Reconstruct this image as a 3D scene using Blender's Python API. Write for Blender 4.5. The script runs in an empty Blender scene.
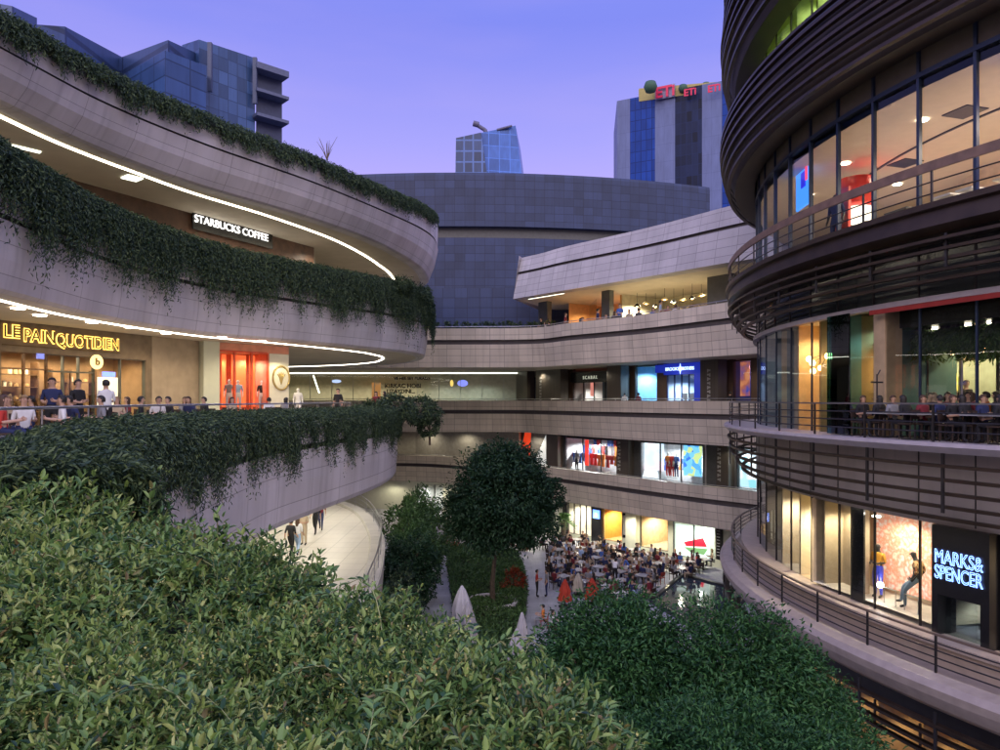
import bpy, math, random
import numpy as np
from mathutils import Vector, Matrix
from mathutils.geometry import tessellate_polygon
rnd = random.Random(11)
rng = np.random.default_rng(5)
scene = bpy.context.scene
col = scene.collection
PI = math.pi
F, HY, ZC = 722.0, 400.0, 12.75       # focal length (px of a 1000 px wide frame), horizon row, eye height

def P(px, py, Y): return Vector(((px-500)/F*Y, Y, ZC+(HY-py)/F*Y))
def atz(px, py, z):
    Y = F*(ZC-z)/(py-HY)
    return Vector(((px-500)/F*Y, Y, z))

# ------------------------------------------------------------------ materials
def nodes(name):
    m = bpy.data.materials.new(name); m.use_nodes = True
    nt = m.node_tree; b = nt.nodes['Principled BSDF']
    return m, nt, b, nt.nodes.new, nt.links.new
MATS = {}
def mat(name, c, rough=.6, metal=0., spec=.5, noise=.12, scale=3., bump=0.):
    if name in MATS: return MATS[name]
    m, nt, b, N, L = nodes(name)
    tc = N('ShaderNodeTexCoord'); n = N('ShaderNodeTexNoise'); n.inputs['Scale'].default_value = scale; n.inputs['Detail'].default_value = 6
    L(tc.outputs['Object'], n.inputs['Vector'])
    r = N('ShaderNodeMapRange'); r.inputs['To Min'].default_value = 1-noise; r.inputs['To Max'].default_value = 1+noise
    r.inputs['From Min'].default_value = .3; r.inputs['From Max'].default_value = .7
    L(n.outputs['Fac'], r.inputs['Value'])
    mx = N('ShaderNodeVectorMath'); mx.operation = 'SCALE'; mx.inputs[0].default_value = c
    L(r.outputs[0], mx.inputs['Scale']); L(mx.outputs[0], b.inputs['Base Color'])
    b.inputs['Roughness'].default_value = rough; b.inputs['Metallic'].default_value = metal
    b.inputs['Specular IOR Level'].default_value = spec
    if bump:
        bp = N('ShaderNodeBump'); bp.inputs['Strength'].default_value = bump; bp.inputs['Distance'].default_value = .02
        L(n.outputs['Fac'], bp.inputs['Height']); L(bp.outputs[0], b.inputs['Normal'])
    MATS[name] = m; return m
def emis(name, c, s):
    if name in MATS: return MATS[name]
    m, nt, b, N, L = nodes(name)
    b.inputs['Base Color'].default_value = (*[min(1, x) for x in c], 1)
    b.inputs['Emission Color'].default_value = (*c, 1); b.inputs['Emission Strength'].default_value = s
    MATS[name] = m; return m
def panels(name, c, w, h, joint=.02, dark=.35, var=.07, rough=.45, offset=0., spec=.4, stain=.15, metal=0.):
    """stone or metal cladding laid in w x h metre panels along the UVs (UVs are metres)"""
    if name in MATS: return MATS[name]
    m, nt, b, N, L = nodes(name)
    uv = N('ShaderNodeUVMap'); br = N('ShaderNodeTexBrick')
    br.offset = offset; br.inputs['Scale'].default_value = 1
    br.inputs['Brick Width'].default_value = w; br.inputs['Row Height'].default_value = h
    br.inputs['Mortar Size'].default_value = joint; br.inputs['Mortar Smooth'].default_value = .3
    br.inputs['Color1'].default_value = (*[x*(1-var) for x in c], 1); br.inputs['Color2'].default_value = (*[x*(1+var) for x in c], 1)
    br.inputs['Mortar'].default_value = (*[x*dark for x in c], 1)
    L(uv.outputs[0], br.inputs['Vector'])
    tc = N('ShaderNodeTexCoord'); n = N('ShaderNodeTexNoise'); n.inputs['Scale'].default_value = .35; n.inputs['Detail'].default_value = 8
    mp = N('ShaderNodeMapping'); mp.inputs['Scale'].default_value = (1.6, 1.6, .5)
    L(tc.outputs['Object'], mp.inputs[0]); L(mp.outputs[0], n.inputs['Vector'])
    r = N('ShaderNodeMapRange'); r.inputs['From Min'].default_value = .3; r.inputs['From Max'].default_value = .7
    r.inputs['To Min'].default_value = 1-stain; r.inputs['To Max'].default_value = 1+stain*.6
    L(n.outputs['Fac'], r.inputs['Value'])
    m2 = N('ShaderNodeMapping'); m2.inputs['Scale'].default_value = (2.6, .18, 1); n2 = N('ShaderNodeTexNoise'); n2.inputs['Scale'].default_value = 1.3; n2.inputs['Detail'].default_value = 5; L(uv.outputs[0], m2.inputs[0]); L(m2.outputs[0], n2.inputs['Vector'])
    r2 = N('ShaderNodeMapRange'); r2.inputs['From Min'].default_value = .5; r2.inputs['From Max'].default_value = .75; r2.inputs['To Min'].default_value = 1; r2.inputs['To Max'].default_value = 1-stain*1.1; L(n2.outputs['Fac'], r2.inputs['Value'])
    mm = N('ShaderNodeMath'); mm.operation = 'MULTIPLY'; L(r.outputs[0], mm.inputs[0]); L(r2.outputs[0], mm.inputs[1])
    mx = N('ShaderNodeVectorMath'); mx.operation = 'SCALE'
    L(br.outputs['Color'], mx.inputs[0]); L(mm.outputs[0], mx.inputs['Scale']); L(mx.outputs[0], b.inputs['Base Color'])
    b.inputs['Roughness'].default_value = rough; b.inputs['Specular IOR Level'].default_value = spec; b.inputs['Metallic'].default_value = metal
    bp = N('ShaderNodeBump'); bp.inputs['Strength'].default_value = .4; bp.inputs['Distance'].default_value = .02
    inv = N('ShaderNodeMath'); inv.operation = 'SUBTRACT'; inv.inputs[0].default_value = 1
    L(br.outputs['Fac'], inv.inputs[1]); L(inv.outputs[0], bp.inputs['Height']); L(bp.outputs[0], b.inputs['Normal'])
    MATS[name] = m; return m
def glassmat(name, tint=(.9, .95, .95), refl=.5, rough=.0):
    if name in MATS: return MATS[name]
    m = bpy.data.materials.new(name); m.use_nodes = True; nt = m.node_tree; nt.nodes.clear()
    N, L = nt.nodes.new, nt.links.new
    out = N('ShaderNodeOutputMaterial'); mix = N('ShaderNodeMixShader'); t = N('ShaderNodeBsdfTransparent'); g = N('ShaderNodeBsdfGlossy')
    t.inputs[0].default_value = (*tint, 1); g.inputs['Roughness'].default_value = rough; g.inputs['Color'].default_value = (.9, .95, 1, 1)
    fr = N('ShaderNodeFresnel'); fr.inputs[0].default_value = 1.5
    mm = N('ShaderNodeMath'); mm.operation = 'MULTIPLY'; mm.inputs[1].default_value = refl*2
    L(fr.outputs[0], mm.inputs[0]); L(mm.outputs[0], mix.inputs[0]); L(t.outputs[0], mix.inputs[1]); L(g.outputs[0], mix.inputs[2]); L(mix.outputs[0], out.inputs[0])
    MATS[name] = m; return m
def leafmat(name, cols, rough=.5, transl=.25, dead=None):
    if name in MATS: return MATS[name]
    m, nt, b, N, L = nodes(name)
    g = N('ShaderNodeNewGeometry'); rp = N('ShaderNodeValToRGB'); els = rp.color_ramp.elements
    while len(els) < len(cols): els.new(.5)
    for i, c in enumerate(cols): els[i].position = .96*i/(len(cols)-1) if dead else i/(len(cols)-1); els[i].color = (*c, 1)
    if dead: q_ = els.new(.985); q_.color = (*dead, 1)
    L(g.outputs['Random Per Island'], rp.inputs[0]); L(rp.outputs[0], b.inputs['Base Color'])
    b.inputs['Roughness'].default_value = rough; b.inputs['Specular IOR Level'].default_value = .35
    tr = N('ShaderNodeBsdfTranslucent'); L(rp.outputs[0], tr.inputs[0])
    mx = N('ShaderNodeMixShader'); mx.inputs[0].default_value = transl
    L(b.outputs[0], mx.inputs[1]); L(tr.outputs[0], mx.inputs[2]); L(mx.outputs[0], nt.nodes['Material Output'].inputs[0])
    MATS[name] = m; return m
def posterm(name, cols, scale, s, kind='voronoi'):
    """backlit printed picture: blotches of a few inks"""
    m, nt, b, N, L = nodes(name)
    tc = N('ShaderNodeTexCoord'); v = N('ShaderNodeTexVoronoi' if kind == 'voronoi' else 'ShaderNodeTexNoise'); v.inputs['Scale'].default_value = scale
    L(tc.outputs['Object'], v.inputs['Vector'])
    rp = N('ShaderNodeValToRGB'); els = rp.color_ramp.elements
    while len(els) < len(cols): els.new(.5)
    for i, c in enumerate(cols): els[i].position = .15+.7*i/(len(cols)-1) if kind != 'voronoi' else i/(len(cols)-1); els[i].color = (*c, 1)
    if kind == 'voronoi': rp.color_ramp.interpolation = 'CONSTANT'
    L(v.outputs['Color' if kind == 'voronoi' else 'Fac'], rp.inputs[0])
    L(rp.outputs[0], b.inputs['Base Color']); L(rp.outputs[0], b.inputs['Emission Color']); b.inputs['Emission Strength'].default_value = s
    return m

# ------------------------------------------------------------------ mesh building
class MB:
    def __init__(s): s.v = []; s.f = []; s.m = []; s.uv = []; s.sm = []
    def face(s, pts, m=0, uv=None, smooth=False):
        k = len(s.v); s.v += [tuple(p) for p in pts]; s.f.append(tuple(range(k, k+len(pts)))); s.m.append(m); s.sm.append(smooth)
        if uv is None:
            a = Vector(pts[0]); e = (Vector(pts[1])-a)
            n = e.cross(Vector(pts[-1])-a)
            if abs(n.z) > .7*(n.length+1e-9): uv = [(p[0], p[1]) for p in pts]
            else:
                h = Vector((e.x, e.y, 0)); h = h.normalized() if h.length > 1e-6 else Vector((Vector(pts[-1]).x-a.x, Vector(pts[-1]).y-a.y, 0)).normalized()
                uv = [((Vector(p)-a).dot(h), p[2]) for p in pts]
        s.uv += uv
    def box(s, c, d, rz=0., m=0, rx=0., taper=1.):
        R = Matrix.Rotation(rz, 3, 'Z') @ Matrix.Rotation(rx, 3, 'X'); c = Vector(c)
        q = []
        for z in (-1, 1):
            k = 1 if z < 0 else taper
            for x, y in ((-1, -1), (1, -1), (1, 1), (-1, 1)):
                q.append(c + R @ Vector((x*d[0]/2*k, y*d[1]/2*k, z*d[2]/2)))
        for f in ((0, 1, 5, 4), (1, 2, 6, 5), (2, 3, 7, 6), (3, 0, 4, 7), (4, 5, 6, 7), (3, 2, 1, 0)):
            s.face([q[i] for i in f], m)
        return s
    def tube(s, pts, r, n=6, m=0, cap=True, smooth=True):
        pts = [Vector(p) for p in pts]; rs = r if isinstance(r, (list, tuple)) else [r]*len(pts)
        rings = []
        for i, p in enumerate(pts):
            d = (pts[min(i+1, len(pts)-1)]-pts[max(i-1, 0)]).normalized()
            a = d.cross(Vector((0, 0, 1)));
            if a.length < 1e-3: a = Vector((1, 0, 0))
            a.normalize(); b = d.cross(a)
            rings.append([p + (a*math.cos(2*PI*k/n)+b*math.sin(2*PI*k/n))*rs[i] for k in range(n)])
        base = len(s.v)
        for R in rings: s.v += [tuple(p) for p in R]
        for i in range(len(rings)-1):
            for k in range(n):
                s.f.append((base+i*n+k, base+i*n+(k+1) % n, base+(i+1)*n+(k+1) % n, base+(i+1)*n+k)); s.m.append(m); s.sm.append(smooth)
                s.uv += [(k/n, i), ((k+1)/n, i), ((k+1)/n, i+1), (k/n, i+1)]
        if cap:
            for R, rev in ((rings[0], False), (rings[-1], True)): s.face(list(reversed(R)) if rev else R, m)
        return s
    def lathe(s, c, prof, n=16, m=0, wob=None, smooth=True):
        base = len(s.v); c = Vector(c)
        for (r, z) in prof:
            for k in range(n):
                a = 2*PI*k/n; rr = r*(wob(k, z) if wob else 1)
                s.v.append((c.x+rr*math.cos(a), c.y+rr*math.sin(a), c.z+z))
        for i in range(len(prof)-1):
            for k in range(n):
                s.f.append((base+i*n+k, base+i*n+(k+1) % n, base+(i+1)*n+(k+1) % n, base+(i+1)*n+k)); s.m.append(m); s.sm.append(smooth)
                s.uv += [(k/n, i), ((k+1)/n, i), ((k+1)/n, i+1), (k/n, i+1)]
        return s
    def poly(s, pts2, z, m=0, down=False):
        v3 = [Vector((p[0], p[1], 0)) for p in pts2]
        for t in tessellate_polygon([v3]):
            q = [v3[i] for i in t]
            n = (q[1]-q[0]).cross(q[2]-q[0]).z
            if (n > 0) == down: q.reverse()
            s.face([(p.x, p.y, z) for p in q], m)
        return s
    def slab(s, pts2, z0, z1, m=0):
        s.poly(pts2, z1, m); s.poly(pts2, z0, m, True)
        for i in range(len(pts2)):
            a, b = pts2[i], pts2[(i+1) % len(pts2)]
            s.face([(a[0], a[1], z0), (b[0], b[1], z0), (b[0], b[1], z1), (a[0], a[1], z1)], m)
        return s
    def sweep(s, curve, prof, caps=True):
        """curve: (x, y, z_top, z_bottom); profile: (outward offset, t from top to bottom, dz, material of the strip to the next point)"""
        curve = [c if len(c) > 3 else (c[0], c[1], c[2], c[2]) for c in curve]; n = len(curve); nr = []
        for i in range(n):
            a, b = curve[max(i-1, 0)], curve[min(i+1, n-1)]
            if curve[0][:2] == curve[-1][:2] and i in (0, n-1): a, b = curve[-2], curve[1]
            dx, dy = b[0]-a[0], b[1]-a[1]; l = math.hypot(dx, dy) or 1
            nr.append((dy/l, -dx/l))
        u = [0]
        for i in range(1, n): u.append(u[-1]+math.dist(curve[i][:2], curve[i-1][:2]))
        def pt(i, p): c = curve[i]; return (c[0]+nr[i][0]*p[0], c[1]+nr[i][1]*p[0], c[2]+(c[3]-c[2])*p[1]+p[2])
        v = 0
        for j in range(len(prof)-1):
            p, q = prof[j], prof[j+1]; k = len(s.v)
            a, b = pt(n//2, p), pt(n//2, q); l = math.dist(a, b)
            for i in range(n): s.v += [pt(i, p), pt(i, q)]
            for i in range(n-1):
                s.f.append((k+2*i, k+2*i+1, k+2*i+3, k+2*i+2)); s.m.append(p[3] if len(p) > 3 else 0); s.sm.append(True)
                s.uv += [(u[i], -v), (u[i], -v-l), (u[i+1], -v-l), (u[i+1], -v)]
            v += l
        if caps and curve[0][:2] != curve[-1][:2]:
            for i in (0, n-1): s.face([pt(i, p) for p in prof], prof[0][3] if len(prof[0]) > 3 else 0)
        return s
    def build(s, name, mats, parent=None):
        me = bpy.data.meshes.new(name); me.from_pydata(s.v, [], s.f)
        if not isinstance(mats, (list, tuple)): mats = [mats]
        for m in mats: me.materials.append(m)
        me.polygons.foreach_set('material_index', s.m); me.polygons.foreach_set('use_smooth', s.sm)
        ul = me.uv_layers.new(name='UVMap'); ul.data.foreach_set('uv', [x for t in s.uv for x in t])
        me.update()
        return link(name, me, parent)
def link(name, me, parent=None):
    o = bpy.data.objects.new(name, me); col.objects.link(o)
    if parent is not None: o.parent = parent
    return o
def tag(o, label, cat=None, group=None, kind=None):
    if label: o['label'] = label
    if cat: o['category'] = cat
    if group: o['group'] = group
    if kind: o['kind'] = kind
    return o
def empty(name, label, cat, group=None, loc=(0, 0, 0), rz=0.):
    o = bpy.data.objects.new(name, None); col.objects.link(o); o.location = loc; o.rotation_euler.z = rz; o.empty_display_size = .3
    return tag(o, label, cat, group)
def npmesh(name, V, Fq, mats, mi=None, parent=None, smooth=False):
    me = bpy.data.meshes.new(name); V = np.asarray(V, dtype=np.float32); Fq = np.asarray(Fq, dtype=np.int32)
    me.vertices.add(len(V)); me.vertices.foreach_set('co', V.ravel())
    me.loops.add(Fq.size); me.loops.foreach_set('vertex_index', Fq.ravel())
    k = Fq.shape[1]; me.polygons.add(len(Fq)); me.polygons.foreach_set('loop_start', np.arange(0, Fq.size, k, dtype=np.int32))
    try: me.polygons.foreach_set('loop_total', np.full(len(Fq), k, dtype=np.int32))
    except Exception: pass
    for m in mats: me.materials.append(m)
    if mi is not None: me.polygons.foreach_set('material_index', np.asarray(mi, dtype=np.int32))
    me.update(calc_edges=True); me.validate()
    return link(name, me, parent)
def catmull(pts, per=8):
    out = []
    n = len(pts); D = len(pts[0])
    for i in range(n-1):
        p0, p1, p2, p3 = pts[max(i-1, 0)], pts[i], pts[i+1], pts[min(i+2, n-1)]
        for k in range(per):
            t = k/per
            out.append(tuple(.5*((2*p1[d])+(-p0[d]+p2[d])*t+(2*p0[d]-5*p1[d]+4*p2[d]-p3[d])*t*t+(-p0[d]+3*p1[d]-3*p2[d]+p3[d])*t**3) for d in range(D)))
    out.append(tuple(pts[-1])); return out
def offset(curve, d):
    """inner copy of a plan curve, d metres to the left (inward); d may be a function of the position 0..1 along it"""
    n = len(curve); out = []
    for i in range(n):
        a, b = curve[max(i-1, 0)], curve[min(i+1, n-1)]; dx, dy = b[0]-a[0], b[1]-a[1]; l = math.hypot(dx, dy)
        k = d(i/(n-1)) if callable(d) else d
        out.append((curve[i][0]-dy/l*k, curve[i][1]+dx/l*k)+tuple(curve[i][2:]))
    return out
class Fr:
    """a straight wall line from a to b (plan); s runs along it, d goes behind it (away from the void)"""
    def __init__(s, a, b):
        s.a = Vector(a); s.e = (Vector(b)-s.a); s.len = s.e.length; s.e.normalize(); s.n = Vector((-s.e.y, s.e.x)); s.rz = math.atan2(s.e.y, s.e.x)
    def L(s, q, d, z): p = s.a+s.e*q+s.n*d; return Vector((p.x, p.y, z))
    def s_px(s, px, d=0):
        k = (px-500)/F; a = s.a+s.n*d; return (k*a.y-a.x)/(s.e.x-k*s.e.y)
    def z(s, px, py, d=0): y = s.L(s.s_px(px, d), d, 0).y; return ZC+(HY-py)/F*y
    def box(s, mb, s0, s1, d0, d1, z0, z1, m=0): return mb.box(s.L((s0+s1)/2, (d0+d1)/2, (z0+z1)/2), (abs(s1-s0), abs(d1-d0), abs(z1-z0)), s.rz, m)
def text(body, name, m, loc, rz, size, parent=None, extrude=.03, off=0., outline=0., spacing=1., align='CENTER', width=None):
    cu = bpy.data.curves.new(name, 'FONT'); cu.body = body; cu.size = size; cu.extrude = extrude; cu.offset = off; cu.align_x = align; cu.align_y = 'CENTER'; cu.space_character = spacing
    if outline: cu.fill_mode = 'NONE'; cu.extrude = 0; cu.bevel_depth = outline; cu.bevel_resolution = 1
    o = bpy.data.objects.new(name, cu); col.objects.link(o)
    dg = bpy.context.evaluated_depsgraph_get(); dg.update(); me = bpy.data.meshes.new_from_object(o.evaluated_get(dg)); bpy.data.objects.remove(o)
    me.materials.clear(); me.materials.append(m)
    if width:
        xs = [v.co.x for v in me.vertices]; k = width/(max(xs)-min(xs))
        for v in me.vertices: v.co.x *= k
    me.transform(Matrix.Translation(loc) @ Matrix.Rotation(rz, 4, 'Z') @ Matrix.Rotation(PI/2, 4, 'X'))
    return link(name, me, parent)

LAMPK = 1.9
def lamp(loc, w, c=(1, .8, .55), r=.12, spot=None):
    l = bpy.data.lights.new('ceiling_lamp', 'SPOT'); l.spot_size = math.radians(168); l.spot_blend = .5; l.energy = w*LAMPK; l.color = c; l.shadow_soft_size = r
    o = bpy.data.objects.new('ceiling_lamp', l); col.objects.link(o); o.location = loc; return o
def area(loc, w, sx, sy, c=(1, .8, .55), rz=0., rx=0.):
    l = bpy.data.lights.new('ceiling_light', 'AREA'); l.energy = w*LAMPK; l.color = c; l.shape = 'RECTANGLE'; l.size = sx; l.size_y = sy
    o = bpy.data.objects.new('ceiling_light', l); col.objects.link(o); o.location = loc; o.rotation_euler = (rx, 0, rz); return o
WARM = (1, .80, .54); CREAM = (1, .89, .70); COOL = (.8, .9, 1)

# palette
STONE = panels('stone_cladding', (.56, .53, .53), 1.5, .62, .012, .6)
STONEL = panels('pale_cladding', (.57, .54, .57), 2.4, .85, .012, .5, var=.05, stain=.2)
STONED = panels('drum_cladding', (.026, .042, .105), 1.25, 1.0, .03, .45, var=.2, rough=.5)
GROOVE = mat('dark_groove', (.085, .075, .08), .8)
PLASTER = mat('warm_plaster', (.62, .55, .44), .8, scale=1, noise=.06)
CREAMW = mat('cream_wall', (.75, .72, .6), .7, noise=.04)
DECK = panels('terrace_paving', (.55, .5, .4), .9, .9, .012, .6)
DARKM = mat('dark_metal', (.045, .042, .045), .35, .6)
BLACK = mat('black_panel', (.012, .012, .014), .25)
STEEL = mat('brushed_steel', (.5, .5, .52), .3, .9)
BRONZE = mat('bronze_louvre', (.045, .030, .021), .42, .4, scale=1.5, noise=.3)
BRONZEL = mat('pale_ledge', (.40, .36, .38), .5, .1, noise=.1)
WOODR = mat('brown_handrail', (.16, .10, .07), .45, noise=.25)
WOOD = mat('brown_wood', (.20, .11, .055), .5, noise=.3, scale=6)
TANSTONE = mat('tan_stone', (.34, .27, .19), .75, noise=.15, scale=2, bump=.3)
GLASS = glassmat('clear_glass', (.93, .96, .95), .35)
GLASSG = glassmat('green_glass', (.74, .80, .74), .45)
GLASSD = glassmat('dark_glass', (.35, .38, .38), .9)
LED = emis('led_strip', (1, .93, .80), 7)
DOWN = emis('downlight_lens', (1, .85, .65), 14)
WHITEP = mat('white_paint', (.8, .8, .78), .5, noise=.03)

# ------------------------------------------------------------------ camera, sky, sun
cd = bpy.data.cameras.new('camera'); cam = bpy.data.objects.new('camera', cd); col.objects.link(cam); scene.camera = cam
cam.location = (0, 0, ZC); cam.rotation_euler = (PI/2, 0, 0); cd.sensor_width = 36; cd.lens = 36*F/1000; cd.shift_y = 25/1000; cd.clip_end = 6000; cd.clip_start = .05
w = bpy.data.worlds.new('World'); scene.world = w; w.use_nodes = True; nt = w.node_tree; N, L = nt.nodes.new, nt.links.new
bg = nt.nodes['Background']
sky = N('ShaderNodeTexSky'); sky.sky_type = 'NISHITA'; sky.sun_disc = False; sky.sun_elevation = math.radians(1.0); sky.sun_rotation = math.radians(200); sky.altitude = 50
tc = N('ShaderNodeTexCoord'); sep = N('ShaderNodeSeparateXYZ'); L(tc.outputs['Generated'], sep.inputs[0])
def ramp(stops):
    r = N('ShaderNodeValToRGB'); e = r.color_ramp.elements
    while len(e) < len(stops): e.new(.5)
    for i, (p, c) in enumerate(stops): e[i].position = p; e[i].color = (*c, 1)
    return r
east = ramp([(0, (.72, .50, .80)), (.20, (.58, .45, .90)), (.33, (.36, .34, .89)), (.46, (.20, .235, .82)), (.62, (.22, .27, .86)), (1, (.42, .47, 1.2))])
west = ramp([(0, (.30, .24, .30)), (.16, (.45, .38, .45)), (.30, (2.6, 2.2, 2.25)), (.6, (2.6, 2.35, 2.7)), (.85, (1.2, 1.25, 2.1)), (1, (.42, .47, 1.2))])  # unseen sky behind the camera, brightened to light hedge and fascias
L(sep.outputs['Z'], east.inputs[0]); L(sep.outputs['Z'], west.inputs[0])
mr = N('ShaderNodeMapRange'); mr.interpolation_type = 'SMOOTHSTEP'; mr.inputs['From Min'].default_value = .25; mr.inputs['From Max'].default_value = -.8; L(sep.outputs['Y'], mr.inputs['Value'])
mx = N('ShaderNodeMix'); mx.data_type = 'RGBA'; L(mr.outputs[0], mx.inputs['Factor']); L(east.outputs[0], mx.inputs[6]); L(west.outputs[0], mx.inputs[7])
ad = N('ShaderNodeMix'); ad.data_type = 'RGBA'; ad.blend_type = 'ADD'; ad.inputs['Factor'].default_value = .02
cn = N('ShaderNodeTexNoise'); cn.inputs['Scale'].default_value = 2.2; cn.inputs['Detail'].default_value = 7; cm = N('ShaderNodeMapping'); cm.inputs['Scale'].default_value = (1, 1, 5); L(tc.outputs['Generated'], cm.inputs[0]); L(cm.outputs[0], cn.inputs['Vector'])
cr = N('ShaderNodeMapRange'); cr.inputs['From Min'].default_value = .45; cr.inputs['From Max'].default_value = .75; cr.inputs['To Max'].default_value = .16; L(cn.outputs['Fac'], cr.inputs['Value'])
cx_ = N('ShaderNodeMix'); cx_.data_type = 'RGBA'; cx_.inputs[7].default_value = (.62, .45, .78, 1); L(cr.outputs[0], cx_.inputs['Factor']); L(mx.outputs[2], cx_.inputs[6])
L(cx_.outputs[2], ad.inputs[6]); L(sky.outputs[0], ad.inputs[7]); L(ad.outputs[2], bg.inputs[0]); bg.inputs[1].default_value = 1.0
sl = bpy.data.lights.new('sun', 'SUN'); sl.energy = .12; sl.angle = math.radians(25); sl.color = (1, .72, .75)
so = bpy.data.objects.new('sun', sl); col.objects.link(so); so.rotation_euler = (math.radians(72), 0, math.radians(-20))
scene.view_settings.view_transform = 'Standard'; scene.view_settings.look = 'None'; scene.view_settings.gamma = 1; scene.view_settings.exposure = .14
scene.view_settings.use_curve_mapping = False
scene.cycles.max_bounces = 6; scene.cycles.diffuse_bounces = 3; scene.cycles.glossy_bounces = 3; scene.cycles.transparent_max_bounces = 12; scene.cycles.transmission_bounces = 3
scene.cycles.caustics_reflective = False; scene.cycles.caustics_refractive = False; scene.cycles.sample_clamp_indirect = 4; scene.cycles.use_denoising = True

# ------------------------------------------------------------------ ground
PAVE = panels('plaza_paving', (.42, .43, .46), 1.2, .6, .012, .6, offset=.5, rough=.5, stain=.2)
PATHM = panels('path_paving', (.26, .27, .28), .6, .6, .012, .6, rough=.6)
mb = MB(); mb.poly([(-900, -300), (900, -300), (900, 1500), (-900, 1500)], -.02)
tag(mb.build('ground', mat('city_ground', (.09, .09, .1), .9)), None, kind='structure')
mb = MB(); mb.poly([(-30, -5), (40, -5), (40, 75), (-30, 90)], 0.0)
tag(mb.build('plaza_pavement', PAVE), None, kind='structure')

# ------------------------------------------------------------------ foliage generators
G_CREEP = leafmat('creeper_leaves', [(.018, .040, .028), (.038, .074, .042), (.075, .12, .056), (.14, .20, .08)])
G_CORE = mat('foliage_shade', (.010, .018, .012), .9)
G_TREE = leafmat('tree_leaves', [(.012, .05, .018), (.028, .10, .03), (.05, .15, .04), (.085, .21, .055)])
G_TREED = leafmat('dark_tree_leaves', [(.014, .042, .02), (.024, .068, .03), (.04, .10, .042)])
G_BUSH = leafmat('bush_leaves', [(.045, .10, .035), (.075, .16, .05), (.13, .23, .07)])
G_HEDGE = leafmat('hedge_leaves', [(.022, .055, .026), (.05, .12, .042), (.095, .19, .058), (.14, .25, .07), (.20, .31, .085), (.29, .38, .11)], rough=.32, transl=.2, dead=(.20, .15, .06))
G_TIP = leafmat('highlight_leaves', [(.14, .25, .06), (.22, .33, .08), (.31, .41, .11), (.42, .46, .17)], rough=.32, transl=.25)  # lighter, yellower tip leaves: highlights put into the leaf colour
G_STEM = mat('green_stem', (.22, .24, .11), .6)
BARK = mat('bark', (.12, .09, .065), .9, scale=8, noise=.3, bump=.5)

def unit(a): return a/np.maximum(np.linalg.norm(a, axis=-1, keepdims=True), 1e-9)
def leaf_quads(pos, dirs, ups, length, width):
    """one folded two-quad leaf at each position"""
    n = len(pos); d = unit(dirs); side = unit(np.cross(d, ups)); up = np.cross(side, d)
    Ln = np.broadcast_to(np.asarray(length), (n,))[:, None]; W = np.broadcast_to(np.asarray(width), (n,))[:, None]
    V = np.empty((n, 6, 3))
    V[:, 0] = pos; V[:, 1] = pos+d*Ln-up*Ln*.12
    V[:, 2] = pos+d*Ln*.66-side*W*.42+up*W*.2; V[:, 3] = pos+d*Ln*.28-side*W*.5+up*W*.22
    V[:, 4] = pos+d*Ln*.28+side*W*.5+up*W*.22; V[:, 5] = pos+d*Ln*.66+side*W*.42+up*W*.2
    k = (np.arange(n)*6)[:, None]
    Fq = np.concatenate([k+np.array([0, 1, 2, 3]), k+np.array([0, 4, 5, 1])], axis=1).reshape(-1, 4)
    return V.reshape(-1, 3), Fq
def blobnoise(p, f, seed):
    r = np.random.default_rng(seed); o = np.zeros(len(p))
    for i in range(5):
        k = r.normal(size=3)*f*(1+.5*i); o += np.sin(p@k+r.uniform(0, 6.3))/(1+.4*i)
    return o/2.5
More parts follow.
